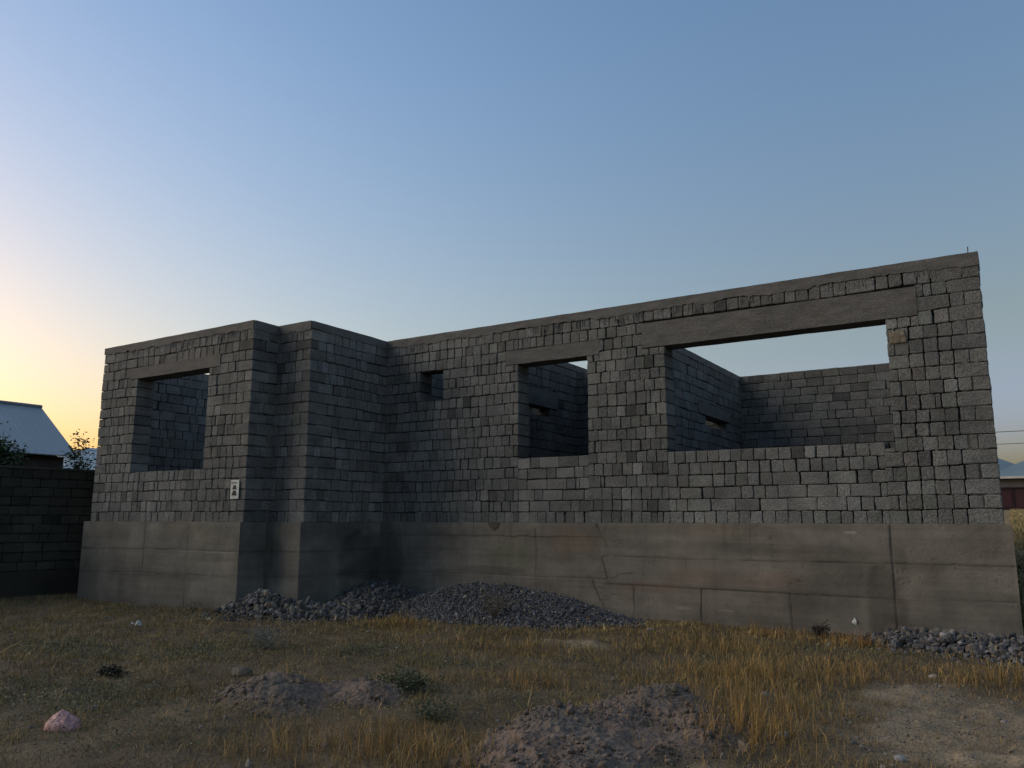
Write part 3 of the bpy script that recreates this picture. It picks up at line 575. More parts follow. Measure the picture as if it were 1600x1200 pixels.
# pebbles over the bare ground, and single larger stones
mb = MB(); n = 9000; P = np.stack([rng.uniform(-4, 1.6, n), rng.uniform(3.6, 10.5, n)], -1); P = P[bare(P[:, 0], P[:, 1]) > .35]
s = .011 * rng.lognormal(0, .55, len(P)); s = np.minimum(s, .05)
rocks(mb, np.column_stack([P, zterr(P[:, 0], P[:, 1]) + s * .15]), s, 97, .22, (1.75, 1.5, 1.3))
n = 1400; P = np.stack([rng.uniform(-14, 1, n), rng.uniform(3, 11.5, n)], -1); s = .02 * rng.lognormal(0, .5, n)
rocks(mb, np.column_stack([P, zterr(P[:, 0], P[:, 1]) + s * .1]), s, 98, .25, (1.5, 1.35, 1.15))
prop(mb.build('pebbles', M_gravel), 'small pebbles and crumbs of earth scattered over the bare ground', 'pebbles', kind='stuff')
def stone(x, y, s, col, lab, seed):
    v, f = ico(); r = np.random.default_rng(seed)
    # one subdivision for a rounder outline
    mid = {}; V = list(v); F = []
    def mpt(a, b):
        k = (min(a, b), max(a, b))
        if k not in mid: p = V[a] + V[b]; mid[k] = len(V); V.append(p / np.linalg.norm(p))
        return mid[k]
    for a, b, c in f:
        ab, bc, ca = mpt(a, b), mpt(b, c), mpt(c, a); F += [(a, ab, ca), (b, bc, ab), (c, ca, bc), (ab, bc, ca)]
    V = np.array(V); V = V * (1 + .28 * fbm(V[:, 0] * 1.6, V[:, 1] * 1.6, V[:, 2] * 1.6, seed, 3))[:, None] * np.array([1, .75, .55]) * s / 2
    z = float(zterr(np.array([x]), np.array([y]))[0]); me = mesh('stone', V, np.array(F), np.tile(np.array(col) * 1.8, (len(V), 1)))
    o = link('stone', me, M_gravel); o.location = (x, y, z + s * .12); o.rotation_euler = (0, 0, r.uniform(0, 6)); return prop(o, lab, 'stone', 'loose stones on the ground')
stone(-.80, 5.98, .085, (1.5, 1.55, 1.6), 'pale grey stone at the lower right edge of the bare patch', 1)
stone(-1.12, 6.2, .075, (.55, .5, .45), 'dark brown stone left of the pale grey stone on the bare patch', 2)
stone(-.87, 9.15, .09, (1.7, 1.6, 1.4), 'flat cream stone lying in short grass near the gravel strip', 3)
stone(-1.55, 6.05, .11, (1.0, 1.05, 1.0), 'low greenish grey stone beside the tallest straw clump', 4)
stone(-.25, 7.55, .07, (1.2, 1.1, 1.05), 'small light stone among the crumbs of the bare path', 5)
stone(-6.75, 5.62, .26, (.42, .36, .28), 'rounded dark clod behind the left end of the low hump', 6)
stone(-4.55, 10.85, .09, (1.6, 1.6, 1.6), 'white pebble at the right tip of the fine gravel heap', 7)

# ------------------------------------------------------------------ grass
FWD = np.array([-math.sin(.5634), math.cos(.5634)]); RGT = np.array([math.cos(.5634), math.sin(.5634)])
def in_view(P, m=.6):   # keep vegetation to the ground the photograph could see
    f = P @ FWD; r = P @ RGT
    return (np.abs(r) < .68 * f + m) & (f > 3.6)
def blades(mb, P, h, w, lean, col, seed=0, zf=None):
    r = np.random.default_rng(seed); n = len(P); a = r.uniform(0, 2 * np.pi, n); b = r.uniform(0, 2 * np.pi, n)
    z = (zf or zall)(P[:, 0], P[:, 1]) - .01; base = np.column_stack([P, z])
    side = np.column_stack([np.cos(a), np.sin(a), 0 * a]) * (w / 2)[:, None]; ld = np.column_stack([np.cos(b), np.sin(b), 0 * b]) * (h * lean)[:, None]
    m1 = base + ld * .3 + np.column_stack([0 * h, 0 * h, h * .55]); tp = base + ld + np.column_stack([0 * h, 0 * h, h * np.sqrt(np.clip(1 - lean ** 2 * .6, .1, 1))])
    V = np.stack([base - side, base + side, m1 - side * .8, m1 + side * .8, tp], 1).reshape(-1, 3); k = np.arange(n)[:, None] * 5
    c = np.repeat(col, 5, 0).reshape(n, 5, 3); c = c * np.array([.75, .75, 1, 1, 1.12])[None, :, None]
    mb.add(V, k + np.array([[0, 1, 3, 2]]), k + np.array([[2, 3, 4]]), col=c.reshape(-1, 3))
def zall(x, y):
    z = zterr(x, y); g = np.maximum(heap_mask(x, y), 0) * 1.0
    for k, (lab, L, (x0, x1, y0, y1)) in ML.items(): z = np.maximum(z, ground_z(x, y) + gauss(x, y, L) - .06)
    return z + g
TALL = [(-1.75, 5.95, .45, .45, 1.0), (-1.95, 6.7, .55, .5, .9), (-2.3, 8.0, .9, .9, .75), (-1.5, 8.5, .7, .6, .6), (-3.6, 4.3, .7, .45, .9), (-4.2, 4.0, .6, .5, .6), (-3.2, 9.6, .9, .6, .6), (-3.9, 6.6, .5, .4, .6), (-.2, 9.1, .7, .45, .8), (-1.9, 11.0, .45, .25, .7),
        (-2.9, 11.1, .5, .25, .6), (-7.6, 9.1, .5, .35, .8), (-2.95, 4.1, .3, .3, .5), (-5.3, 8.3, .8, .5, .4), (.6, 8.3, .6, .6, .6)]
GREEN = [(-7.1, 4.1, 1.1, .6, 1), (-6.6, 7.2, .6, .45, .9), (-5.2, 7.1, .6, .3, .9), (-3.6, 6.0, .4, .3, .9), (-8.2, 6.2, .9, .7, .8), (-4.85, 5.85, .5, .35, .9), (-9.5, 5.5, 1.2, .5, .7), (-12.5, 8.5, 1.5, .4, .5), (-2.7, 9.1, .5, .4, .6), (-5.5, 3.6, .6, .4, .6), (-4.1, 5.4, .3, .25, .7), (-.4, 5.2, .4, .3, .5), (-1.8, 10.3, .9, .3, .6)]
def field(L, x, y):
    h = 0
    for cx, cy, rx, ry, a in L: h = np.maximum(h, a * np.exp(-(((x - cx) / rx) ** 2 + ((y - cy) / ry) ** 2)))
    return h
def scatter(n, seed, x0=-17.2, x1=1.5, y0=2.4, y1=12.0):
    r = np.random.default_rng(seed); P = np.stack([r.uniform(x0, x1, n), r.uniform(y0, y1, n)], -1); P = P[in_view(P)]
    x, y = P.T; ins = ((y > YA - OV - .01)) | ((x < X1 + SO + .0) & (y > YB - OV) & (x > XL - OV)) | ((x < X2 + SO) & (y > YC - OV) & (x > X1)); P = P[~ins]
    fence_x = -17.63 + .09 * (P[:, 1] - 9.0); return P[P[:, 0] > fence_x + .05]
STRAW = np.array([(.36, .265, .13), (.30, .215, .10), (.24, .165, .075), (.19, .145, .07), (.33, .22, .095)])
rr_ = np.random.default_rng(11)
# short dry mat
P = scatter(900000, 201); x, y = P.T; dist = np.hypot(x, y)
dn = .62 + .6 * fbm(x * 1.4, y * 1.4, 0, 101) + .75 * fbm(x * 5, y * 5, 0, 102); dn = dn * (1 - bare(x, y) * .93) * (1 - .93 * sst(-.01, .03, heap_mask(x, y) + .015 * fbm(x * 6, y * 6, 0, 103))) * (1 - .9 * sst(.0, .08, mound_mask(x, y)))
dn *= np.clip(7.5 / dist, .5, 1.0); k = rr_.uniform(size=len(P)) < dn * .52; P = P[k]; x, y = P.T; dist = dist[k]; n = len(P)
tl = field(TALL, x, y); gr = field(GREEN, x, y)
cl = fbm(x * 7, y * 7, 0, 117, 3); h = (.028 + .06 * rr_.uniform(size=n) ** 1.5 + .02 * fbm(x * 2, y * 2, 0, 104)) * (1 + .5 * tl) * np.clip(1 + 1.3 * cl, .25, 2.2); w = rr_.uniform(.0022, .0042, n) * np.clip(dist / 6, 1, 1.9)
cidx = rr_.integers(0, 5, n); c = STRAW[cidx] * rr_.lognormal(0, .38, (n, 1)) * (1 + .3 * fbm(x * .8, y * .8, 0, 105)[:, None]) * (1 + .8 * cl[:, None]) * .88
gcol = np.array([.12, .135, .065]); gm = np.clip(gr * 1.1 + .35 * fbm(x * 1.1, y * 1.1, 0, 106) + .12, 0, .85)[:, None]; c = c * np.array([1.02, 1.0, .88]); gm = gm * .8; c = c * (1 - gm) + gcol * (1 + rr_.normal(0, .2, (n, 1))) * gm
rd = np.clip(fbm(x * .9 + 4, y * .9, 0, 107) * 1.2, 0, .5)[:, None]; c = c * (1 - rd) + np.array([.2, .13, .085]) * rd
mb = MB(); blades(mb, P, np.maximum(h, .015), w, .2 + 1.7 * rr_.uniform(size=n) ** 1.4, np.clip(c, .01, 1), 1)
prop(mb.build('dry_grass', M_grass), 'short dry brown grass covering the yard in front of the house', 'grass', kind='stuff')
# tall straw
P = scatter(420000, 202); x, y = P.T; dist = np.hypot(x, y); tl = field(TALL, x, y)
dn = (tl ** 1.3) * 1.15 + .09 * (fbm(x * 1.6, y * 1.6, 0, 108) > .05) + .06; dn = dn * (.55 + .9 * np.clip(fbm(x * 6, y * 6, 0, 109) + .35, 0, 1)) * (1 - .97 * sst(.35, .7, bare(x, y))) * (1 - .9 * sst(.0, .03, heap_mask(x, y))) * (1 - .75 * sst(.04, .12, mound_mask(x, y))) + .25 * (fbm(x * 2.2, y * 2.2, 0, 119) > .28) * (mound_mask(x, y) > 0)
k = rr_.uniform(size=len(P)) < dn * .5; P = P[k]; x, y = P.T; dist = dist[k]; tl = tl[k]; n = len(P)
cs = .11; ci = np.floor(P / cs).astype(np.int64); cc_ = (ci + np.stack([h3(ci[:, 0], ci[:, 1], ci[:, 0] * 0, 301), h3(ci[:, 0], ci[:, 1], ci[:, 0] * 0, 302)], -1)) * cs
th = h3(ci[:, 0], ci[:, 1], ci[:, 0] * 0, 303); P = P * .42 + cc_ * .58; P = P + rr_.normal(0, .006, P.shape); x, y = P.T
h = (.10 + .2 * tl) * rr_.uniform(.4, 1.15, n) * (.6 + .75 * th); h = np.minimum(h, .34); w = rr_.uniform(.0025, .0045, n) * np.clip(dist / 7, 1, 1.6)
c = STRAW[rr_.integers(0, 5, n)] * (1 + rr_.normal(0, .18, (n, 1))) * np.array([1.28, 1.15, .93]); 
org = field([(-1.9, 11.0, .5, .3, 1), (-2.9, 11.1, .5, .3, 1), (-3.6, 4.2, .5, .3, .4), (-1.7, 5.9, .5, .4, .35), (-.6, 10.9, .5, .3, .8)], x, y)[:, None] * .8; c = c * (1 - org) + np.array([.40, .19, .055]) * (1 + rr_.normal(0, .15, (n, 1))) * org
mb = MB(); c = c * (.75 + .5 * h3(ci[:, 0], ci[:, 1], ci[:, 0] * 0, 304))[:, None]; blades(mb, P, h, w, .05 + .8 * rr_.uniform(size=n) ** 1.6, np.clip(c, .01, 1), 2)
prop(mb.build('tall_straw', M_grass), 'clumps of tall straw coloured dead grass standing in the yard', 'grass', kind='stuff')
# loose straw lying flat over the trodden ground
P = scatter(300000, 205); x, y = P.T; k = rr_.uniform(size=len(P)) < (.04 + .5 * bare(x, y) * np.clip(fbm(x * 3, y * 3, 0, 118) + .55, 0, 1)) * (1 - sst(0, .03, heap_mask(x, y))); P = P[k]; n = len(P)
c = STRAW[rr_.integers(0, 5, n)] * rr_.lognormal(0, .35, (n, 1)) * .95
mb = MB(); blades(mb, P, rr_.uniform(.012, .03, n), rr_.uniform(.002, .0035, n), rr_.uniform(1.5, 3.2, n), np.clip(c, .01, 1), 6)
prop(mb.build('straw_litter', M_grass), 'loose bits of straw lying flat on the ground', 'straw', kind='stuff')
# low green weeds: small leaves near the ground
def leaves(mb, P, size, col, seed=0, up=.6):
    r = np.random.default_rng(seed); n = len(P); d = r.normal(size=(n, 3)); d[:, 2] = np.abs(d[:, 2]) * up; d /= np.linalg.norm(d, axis=1)[:, None]
    s = np.cross(d, r.normal(size=(n, 3))); s /= np.linalg.norm(s, axis=1)[:, None]; sz_ = np.broadcast_to(size, n)[:, None]
    V = np.stack([P, P + d * sz_ * .5 + s * sz_ * .22, P + d * sz_, P + d * sz_ * .5 - s * sz_ * .22], 1).reshape(-1, 3)
    mb.add(V, np.arange(n)[:, None] * 4 + np.array([[0, 1, 2, 3]]), col=np.repeat(col, 4, 0))
P = scatter(260000, 203); x, y = P.T; gr = field(GREEN, x, y)
dn = gr * 1.1 * (.3 + np.clip(fbm(x * 4, y * 4, 0, 111) * 2 + .5, 0, 1)) + .05 * (fbm(x * 2.5, y * 2.5, 0, 112) > .12); dn *= (1 - sst(.3, .6, bare(x, y))) * (1 - sst(.0, .03, heap_mask(x, y)))
P = P[rr_.uniform(size=len(P)) < dn * .8]; x, y = P.T; n = len(P)
z = zall(x, y) + rr_.uniform(0, .06, n) * (1 + fbm(x * 3, y * 3, 0, 113))
c = np.array([.12, .135, .075]) * rr_.lognormal(0, .35, (n, 1)) * (1 + .3 * fbm(x * 2, y * 2, 0, 114)[:, None]); mb = MB()
leaves(mb, np.column_stack([P, z]), rr_.uniform(.012, .03, n), np.clip(c, .01, 1), 3)
prop(mb.build('green_weeds', M_leaf), 'patches of low dull green weeds between the dry grass', 'weeds', kind='stuff')
# pale grass of the field beyond the right end of the house
r = np.random.default_rng(204); n = 60000; t = r.uniform(size=n) ** 1.8; yy = 12.1 + 60 * t; P = np.column_stack([r.uniform(-.08, 1, n) * (.9 + .085 * yy) - .05, yy]); x, y = P.T
dist = y; h = r.uniform(.05, .16, n) * (1 + .5 * fbm(x, y * .3, 0, 115)); w = r.uniform(.004, .007, n) * np.clip(dist / 9, 1, 5)
c = np.array([.33, .27, .13]) * (1 + r.normal(0, .18, (n, 1))) * (1 + .3 * fbm(x * .6, y * .25, 0, 116)[:, None]); mb = MB(); blades(mb, P, np.maximum(h, .03), w, r.uniform(.1, .8, n), np.clip(c, .01, 1), 4, ground_z)
prop(mb.build('field_grass', M_grass), 'pale yellow grass of the field beyond the right end of the house', 'grass', kind='stuff')

# ------------------------------------------------------------------ single plants, sticks, litter
def weed_bush(name, x, y, r_, h_, leafc, n, stemc, lab, cat, seed, leaf=.02, twigs=26, lean=.0):
    rg = np.random.default_rng(seed); z = float(zall(np.array([x]), np.array([y]))[0]); root = empty(name, (x, y, z), lab, cat); st = MB(); tips = []
    for i in range(twigs):
        a = rg.uniform(0, 6.283); k = rg.uniform(.25, 1); L = h_ * rg.uniform(.6, 1.1); p0 = np.array([x, y, z - .01]); p2 = p0 + [math.cos(a) * r_ * k, math.sin(a) * r_ * k, L]; p1 = (p0 + p2) / 2 + rg.normal(0, .1 * r_, 3) + [0, 0, .1 * h_]
        st.tube([p0, p1, p2], [.003, .0022, .001], 4, stemc); tips += [p1 + (p2 - p1) * t for t in rg.uniform(0, 1, 6)]
        for j in range(3):
            q = p1 + (p2 - p1) * rg.uniform(0, .8); q2 = q + rg.normal(0, 1, 3) * r_ * .25 + [0, 0, .06 * h_]; st.tube([q, q2], [.0015, .0008], 3, stemc); tips += [q2, (q + q2) / 2]
    st.build('stems', M_grass, root); tips = np.array(tips)
    if n:
        P = tips[rg.integers(0, len(tips), n)] + rg.normal(0, .018, (n, 3)); c = np.array(leafc) * (1 + rg.normal(0, .25, (n, 1))); lf = MB(); leaves(lf, P, rg.uniform(.5, 1.3, n) * leaf, np.clip(c, .005, 1), seed); lf.build('leaves', M_leaf, root)
weed_bush('thistle_bush', -7.7, 6.75, .34, .26, (.15, .165, .15), 900, (.2, .2, .17), 'loose greyish thistle bush in the grass behind the low hump', 'weed', 5, .02, 40)
weed_bush('dark_bush', -2.36, 11.35, .13, .17, (.03, .03, .025), 500, (.10, .06, .05), 'dark scorched bush with thin reddish twigs against the foundation', 'weed', 6, .03, 26)
weed_bush('leafy_weed', -4.72, 5.78, .26, .15, (.075, .095, .05), 1300, (.12, .11, .06), 'dull green leafy weed on the right end of the low hump', 'weed', 7, .028, 34)
weed_bush('scorched_weed', -7.75, 4.86, .17, .06, (.012, .013, .01), 420, (.03, .03, .02), 'flat blackened weed lying in grass on the left side', 'weed', 8, .035, 22)
weed_bush('leafy_weed', -3.95, 5.15, .2, .1, (.08, .1, .055), 700, (.12, .11, .06), 'low green weed beside the left foot of the broad earth heap', 'weed', 9, .024, 24)
weed_bush('dry_weed', -12.2, 9.05, .35, .2, (.16, .14, .1), 120, (.2, .17, .12), 'thin dry weed leaning on the left foundation near the corner', 'weed', 10, .012, 26)
weed_bush('dry_weed', -6.75, 10.2, .3, .42, (.15, .13, .07), 300, (.16, .13, .08), 'wispy brown weed standing in front of the fine gravel heap', 'weed', 12, .012, 40)
weed_bush('added_dark_weeds', .42, 12.75, .52, .8, (.018, .022, .014), 5200, (.03, .03, .02), 'tall weeds added to darken the area beside the right end of the foundation', 'weed', 13, .06, 90)  # bush added to make this area dark, shade put into its leaf colour
def stick(pts, r_, lab):
    mb = MB(); mb.tube(pts, r_, 6, (2.6, 2.3, 1.7)); prop(mb.build('stick', M_wood), lab, 'stick', 'dry sticks in the grass')
stick([(-9.35, 7.1, .02), (-9.29, 7.14, .13), (-9.20, 7.19, .24)], [.006, .005, .003], 'pale dry stick poking up from the grass near the left foundation')
stick([(-9.72, 4.7, .03), (-9.6, 4.78, .12), (-9.48, 4.86, .19)], [.006, .005, .003], 'thin dry stalk leaning at the left edge of the yard')
stick([(-3.05, 5.05, .24), (-3.03, 5.05, .31), (-3.02, 5.06, .36)], [.004, .003, .002], 'short whitish stalk standing on the rim of the earth heap')
# crumpled sheets
def crumple(name, x, y, rx, ry, hz, fn, mat, lab, cat, seed, n=34, group=None):
    rg = np.random.default_rng(seed); U_, V_ = np.meshgrid(np.linspace(-1, 1, n), np.linspace(-1, 1, n)); rad = np.hypot(U_, V_); sc = np.maximum(np.abs(U_), np.abs(V_)) / np.maximum(rad, 1e-6)
    u, v = U_ * sc, V_ * sc; r_ = np.hypot(u, v); z0 = float(zall(np.array([x]), np.array([y]))[0])
    edge = 1 + .12 * vn(np.arctan2(v, u) * 2, 0, 0, seed); fold = np.abs(fbm(u * 2.2, v * 2.2, 0, seed, 4))
    Z = hz * fn(u, v, r_) + .05 * hz * 2 * (.5 - fold * 2.2) + z0
    XY = np.stack([x + u * rx * edge * RGT[0] + v * ry * FWD[0], y + u * rx * edge * RGT[1] + v * ry * FWD[1], Z], -1).reshape(-1, 3)
    i = np.arange(n * n).reshape(n, n); q = np.stack([i[:-1, :-1], i[:-1, 1:], i[1:, 1:], i[1:, :-1]], -1).reshape(-1, 4)
    t = (1 + .3 * fbm(u * 3, v * 3, 0, seed + 3))[..., None] * np.ones(3)
    bot = XY - [0, 0, .004]; mb = MB(); mb.add(XY, q, col=t.reshape(-1, 3)); mb.add(bot, q[:, ::-1], col=t.reshape(-1, 3)); return prop(mb.build(name, mat, None, True), lab, cat, group)
M_pink = material('pink_plastic', (.36, .19, .175), .5, .3, 22, 90, .45, .6, .01, spec=.5)
M_wrap = material('white_plastic', (.48, .5, .48), .4, .15, 20, 80, .2, .5, .006, spec=.5)
crumple('plastic_bag', -6.13, 3.5, .135, .10, .14, lambda u, v, r: np.clip(1 - r ** 3, 0, 1) ** .55 * (.56 - .06 * u) + .46 * np.exp(-np.hypot((u + .12) * 2.6, v * 2)) + (.014 * np.cos(11 * np.arctan2(v, u + .12) + 3 * r + 3 * vn(u * 3, v * 3, 0, 5)) - .11 * np.abs(fbm(u * 3.3, v * 3.3, 0, 6, 4))) * sst(.1, .5, r) - .02, M_pink, 'puffed up pink plastic bag lying in the grass at lower left', 'plastic bag', 3, 60)
crumple('crushed_packet', -11.2, 7.35, .11, .07, .07, lambda u, v, r: np.clip(1 - r ** 2, 0, 1) * (.6 + .4 * np.sin(u * 7)), M_wrap, 'crushed white packet in the grass before the left foundation', 'litter', 5, 24, 'white litter')
crumple('plastic_scrap', -10.85, 8.35, .05, .035, .03, lambda u, v, r: np.clip(1 - r, 0, 1), M_wrap, 'tiny white scrap of plastic near the projecting foundation corner', 'litter', 7, 14, 'white litter')
mb = MB(); P = [(-2.06, YA - OV - .006, .17), (-2.0, YA - OV - .008, .14), (-1.99, YA - OV - .03, .19), (-2.015, YA - OV - .02, .235)]
mb.add(P, T=[(0, 1, 2), (0, 2, 3), (1, 3, 2), (0, 3, 1)], col=(1.1, 1.1, 1.1)); prop(mb.build('paper_scrap', M_wrap), 'torn white scrap stuck to the foundation low on the right', 'litter', 'white litter')
mb = MB(); mb.add([(-7.98, YA - OV - .012, 1.482), (-7.72, YA - OV - .012, 1.482), (-7.76, YA - OV - .02, 1.40), (-7.85, YA - OV - .022, 1.345), (-7.93, YA - OV - .02, 1.40), (-7.85, YA - OV + .02, 1.49)], T=[(0, 4, 1), (4, 2, 1), (4, 3, 2), (0, 1, 5)], col=(.55, .54, .5)); mb.build('mortar_blob', M_conc, house)

# ------------------------------------------------------------------ left boundary wall and what stands behind
fence = empty('boundary_wall', (-17.63, 9.0, 0), 'tall dark boundary wall of concrete blocks left of the house', 'boundary wall')
d_ = np.array([.09, .996, 0]); n_ = np.array([.996, -.09, 0]); O_ = np.array([-17.63, 9.0, 0]) - d_ * 10
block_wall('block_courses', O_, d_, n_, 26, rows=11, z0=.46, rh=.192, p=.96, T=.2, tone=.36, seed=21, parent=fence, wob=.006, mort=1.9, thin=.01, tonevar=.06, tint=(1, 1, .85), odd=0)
mb = MB(); rough = 60
s = np.linspace(0, 26, 131); 
for zz0, zz1, dd0, cc in ((-.4, .458, .03, .26), (2.572, 2.62, .015, .4)):
    for i in range(len(s) - 1):
        a = O_ + d_ * s[i]; b = O_ + d_ * s[i + 1]; j = .006 * math.sin(i * 1.7)
        V = [a + n_ * (dd0 + j), b + n_ * (dd0 + j), b - n_ * .23, a - n_ * .23]; V = [v + [0, 0, zz0] for v in V] + [v + [0, 0, zz1] for v in V]
        mb.add(V, [(0, 3, 2, 1), (4, 5, 6, 7), (0, 1, 5, 4), (2, 3, 7, 6)], col=(cc, cc, cc * .96))
mb.build('base_strip', M_conc, fence)

M_roof = material('sheet_roof', (.30, .33, .34), .45, .06, 1.2, 25, .04, .1, .004, spec=.5, metallic=.2)
M_plast = material('house_wall', (.3, .27, .23), .9, .1, 2, 30, .1, .2, .01)
M_dark = material('dark_timber', (.035, .028, .025), .8, .2, 4, 40, .2, .2, .01)
def ribbed(mb, A, B, Cc, D, n, amp=.02, col=(1, 1, 1), th=.03):
    """roof sheet: A-B along the eave, D-C along the ridge, ribs running up the slope"""
    A, B, Cc, D = (np.array(p, float) for p in (A, B, Cc, D)); nm = np.cross(B - A, D - A); nm /= np.linalg.norm(nm); nm = nm if nm[2] > 0 else -nm
    t = np.repeat(np.linspace(0, 1, n + 1), 2)[1:-1]; h = np.tile([0, 0, 1, 1], n)[:len(t)] * amp
    t = np.sort(np.concatenate([np.linspace(0, 1, n + 1), np.linspace(0, 1, n + 1)[:-1] + .08 / n, np.linspace(0, 1, n + 1)[:-1] + .22 / n, np.linspace(0, 1, n + 1)[:-1] + .30 / n])); h = np.array([0, 0, 1, 1] * n + [0])[:len(t)] * amp * 1.0
    h = np.roll(h, -1); h[-1] = 0
    lo = A + np.outer(t, B - A) + np.outer(h, nm); hi = D + np.outer(t, Cc - D) + np.outer(h, nm); m = len(t); i = np.arange(m - 1)
    V = np.concatenate([lo, hi, lo - nm * th, hi - nm * th]); Q = np.concatenate([np.stack([i, i + 1, i + 1 + m, i + m], -1), np.stack([i + 1 + 2 * m, i + 2 * m, i + 3 * m, i + 1 + 3 * m], -1), np.stack([i + 2 * m, i + 1 + 2 * m, i + 1, i], -1)])
    mb.add(V, Q, col=col); mb.add([lo[-1], hi[-1], hi[-1] - nm * th, lo[-1] - nm * th, lo[0], hi[0], hi[0] - nm * th, lo[0] - nm * th], [(0, 3, 2, 1), (4, 5, 6, 7)], col=col)
hl_ = empty('neighbour_house', (-25, 6, 0), 'neighbouring house with a steep pale blue sheet metal roof behind the boundary wall', 'house')
mb = MB(); ye = 12.66; ribbed(mb, (-22.7, -2, 3.30), (-22.7, ye, 3.30), (-24.96, ye, 4.87), (-24.96, -2, 4.87), 72, .008); ribbed(mb, (-27.22, -2, 3.30), (-27.22, ye, 3.30), (-24.96, ye, 4.87), (-24.96, -2, 4.87), 60); rf = mb.build('roof', M_roof, hl_)
mb = MB(); mb.tube([(-24.96, -2, 4.9), (-24.96, ye, 4.9)], .055, 8, (.55, .58, .6)); c_ = mb.build('ridge_cap', M_roof, rf); c_.matrix_parent_inverse = rf.matrix_world.inverted(); 
mb = MB(); mb.box((-26.9, -1.6, 2.93), (-23.0, 12.42, 3.27)); mb.build('eaves_beam', M_dark, hl_)
mb = MB(); mb.box((-26.6, -1.4, -.3), (-23.35, 12.2, 2.93)); mb.add([(-26.8, 12.3, 3.27), (-23.1, 12.3, 3.27), (-24.96, 12.3, 4.72), (-26.8, 12.1, 3.27), (-23.1, 12.1, 3.27), (-24.96, 12.1, 4.72)], T=[(0, 1, 2), (5, 4, 3)], Q=[(0, 2, 5, 3), (1, 4, 5, 2)]); mb.build('wall', M_dark, hl_)
hf = empty('far_house', (-43, 28, 0), 'distant house with a low pale blue hipped roof between wall and shrubs', 'house')
mb = MB(); ribbed(mb, (-38, 19.5, 3.1), (-38, 40, 3.1), (-43, 35, 5.4), (-43, 24.5, 5.4), 50, .02, (1.35, 1.3, 1.25)); ribbed(mb, (-48, 19.5, 3.1), (-38, 19.5, 3.1), (-42.99, 24.5, 5.4), (-43.01, 24.5, 5.4), 30, .02, (1.3, 1.25, 1.2)); ribbed(mb, (-48, 40, 3.1), (-48, 19.5, 3.1), (-43, 24.5, 5.4), (-43, 35, 5.4), 30, .02, (1.3, 1.25, 1.2)); mb.build('roof', M_roof, hf)
mb = MB(); mb.box((-47.4, 20.1, -.3), (-38.6, 39.5, 3.12)); mb.build('wall', M_plast, hf)

# houses across the field on the right
hr = empty('field_house', (0, 99, 2.6), 'distant blue roofed house with a dark red gate across the field on the right', 'house')
M_blue = material('blue_roof', (.13, .18, .21), .5, .08, .4, 10, .05, 0, spec=.4)
mb = MB(); ez = 5.95; dk = (.8, .85, .9)
mb.add([(-16, 95.4, ez), (2.6, 95.4, ez), (2.6, 105, ez), (-16, 105, ez), (-11.5, 100, 8.35), (-1.9, 100, 8.35)], Q=[(0, 1, 5, 4), (2, 3, 4, 5)], T=[(1, 2, 5), (3, 0, 4)], col=dk)
mb.add([(-2.9, 95, ez + .006), (16, 95, ez + .006), (16, 104, ez), (-2.9, 104, ez), (3.6, 99.5, 9.0), (10, 99.5, 9.0)], Q=[(0, 1, 5, 4), (2, 3, 4, 5)], T=[(1, 2, 5), (3, 0, 4)], col=(1.08, 1.08, 1.08)); mb.build('roof', M_blue, hr)
mb = MB(); mb.box((-16, 94.9, ez - .2), (16, 94.99, ez + .03), (1.6, 1.7, 1.8)); mb.build('fascia', M_plast, hr)
mb = MB(); mb.box((-15.5, 95.6, 1.5), (15.5, 103, ez - .02), (.4, .39, .42)); mb.build('wall', M_plast, hr)
M_red = material('gate_red', (.03, .012, .014), .6, .1, .5, 8, .1, 0)
mb = MB()
for i in range(7):
    x0 = -4.4 + i * 1.35; mb.box((x0, 95.45, 2.4), (x0 + 1.27, 95.58, 4.75), (1.0 + .25 * (i % 2),) * 3); mb.box((x0 + .2, 95.41, 2.9), (x0 + 1.05, 95.44, 4.4), (1.5, 1.3, 1.3))
mb.box((-4.6, 95.36, 4.75), (5.2, 95.6, 4.9), (.7, .7, .7)); mb.build('gate', M_red, hr)
def wire(pts, r_, lab): mb = MB(); mb.tube(pts, r_, 5, (.25, .25, .25)); prop(mb.build('power_line', M_wood), lab, 'power line', 'overhead power lines')
xs_ = np.linspace(-30, 45, 40)
wire([(x, 40, 5.40 - .9 * (1 - ((x - 7) / 38) ** 2) * .12) for x in xs_], .014, 'upper of the two thin power lines right of the house')
wire([(x, 40.3, 4.90 - .9 * (1 - ((x - 7) / 38) ** 2) * .12) for x in xs_], .012, 'lower of the two thin power lines right of the house')
wire([(-30, 2, 5.0), (-26, 10, 4.0), (-24, 13.2, 3.62), (-23, 14.2, 3.5), (-21.5, 17, 3.42), (-19, 24, 3.6)], .008, 'thin sagging cable between the pale blue roof and the shrubs')

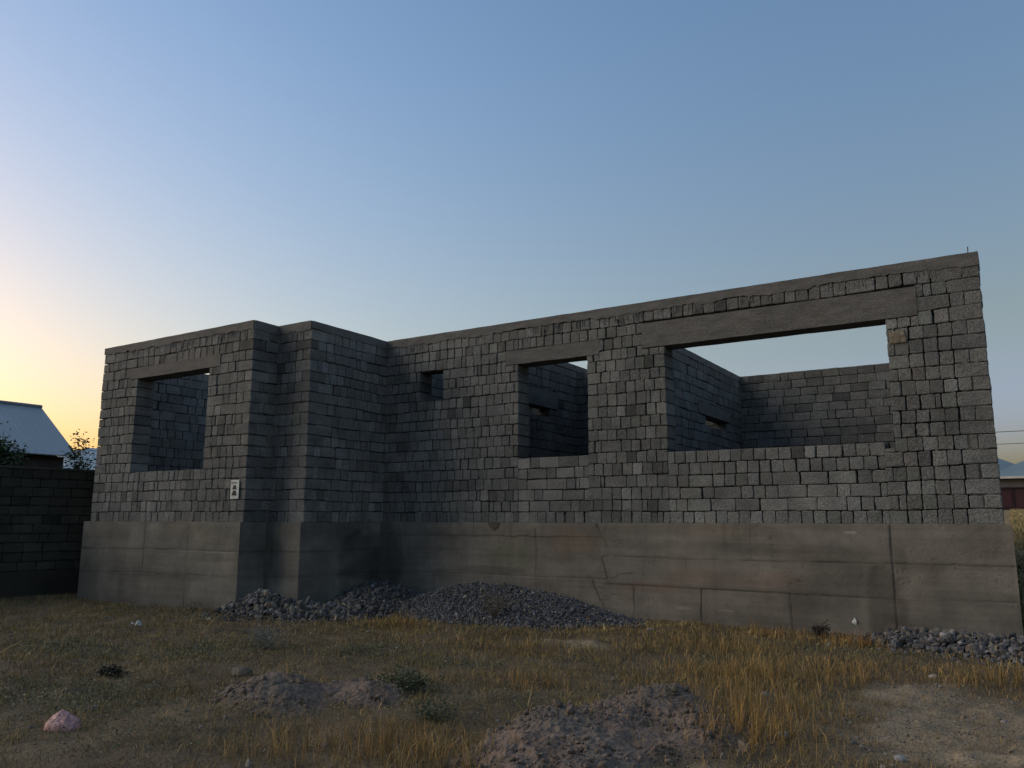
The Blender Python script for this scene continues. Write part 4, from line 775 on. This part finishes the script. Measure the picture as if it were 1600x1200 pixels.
# trees behind the boundary wall
def tree(name, x, y, h_, r_, n, col, lab, seed, shoots=9, z0=0., leaf=.07, crown0=.35):
    rg = np.random.default_rng(seed); root = empty(name, (x, y, z0), lab, 'tree'); tr = MB(); tips = []
    top = np.array([x + rg.normal(0, .05), y + rg.normal(0, .05), z0 + h_ * .55]); tr.tube([(x, y, z0 - .1), (x + .03, y, z0 + h_ * .25), top], [.05 * h_ / 3, .04 * h_ / 3, .02], 7)
    for i in range(shoots):
        a = rg.uniform(0, 6.28); zz = z0 + h_ * rg.uniform(crown0 * .5, .5); p0 = np.array([x, y, zz]); rr = r_ * rg.uniform(.35, 1.0); p3 = np.array([x + math.cos(a) * rr, y + math.sin(a) * rr, z0 + h_ * rg.uniform(.72, 1.04)]); p1 = p0 + (p3 - p0) * .4 + [math.cos(a) * rr * .2, math.sin(a) * rr * .2, -.05]
        tr.tube([p0, p1, p3], [.02, .013, .004], 5)
        for t in rg.uniform(.15, 1, 9): tips.append(p1 + (p3 - p1) * t + rg.normal(0, .06 * r_, 3)); tips.append(p0 + (p1 - p0) * t + rg.normal(0, .12 * r_, 3))
    tr.build('trunk', M_wood, root); tips = np.array(tips); k = rg.integers(0, len(tips), n)
    P = tips[k] + rg.normal(0, .11, (n, 3)) * np.array([1, 1, .8]); c = np.array(col) * (1 + .3 * rg.normal(size=(len(tips), 1)))[k] * (1 + rg.normal(0, .2, (n, 1)))
    lf = MB(); leaves(lf, P, rg.uniform(.6, 1.2, n) * leaf, np.clip(c, .008, .3), seed, .3); lf.build('crown', M_leaf, root)
tree('broadleaf_tree', -19.0, 8.75, 3.5, .62, 15000, (.05, .085, .04), 'bushy green tree behind the boundary wall at the left edge', 31, 18, leaf=.1)
tree('young_tree', -19.9, 11.15, 3.42, .32, 4200, (.05, .075, .035), 'slim young tree between the pale blue roof and the house corner', 32, 8, leaf=.1)
tree('young_tree', -19.5, 11.75, 3.75, .22, 3000, (.05, .07, .035), 'thin young tree half hidden by the left edge of the house', 33, 6, leaf=.09)
tree('small_shrub', -18.6, 9.35, 2.82, .13, 110, (.09, .11, .06), 'sprig of a small shrub peeping over the boundary wall', 34, 4, leaf=.07)
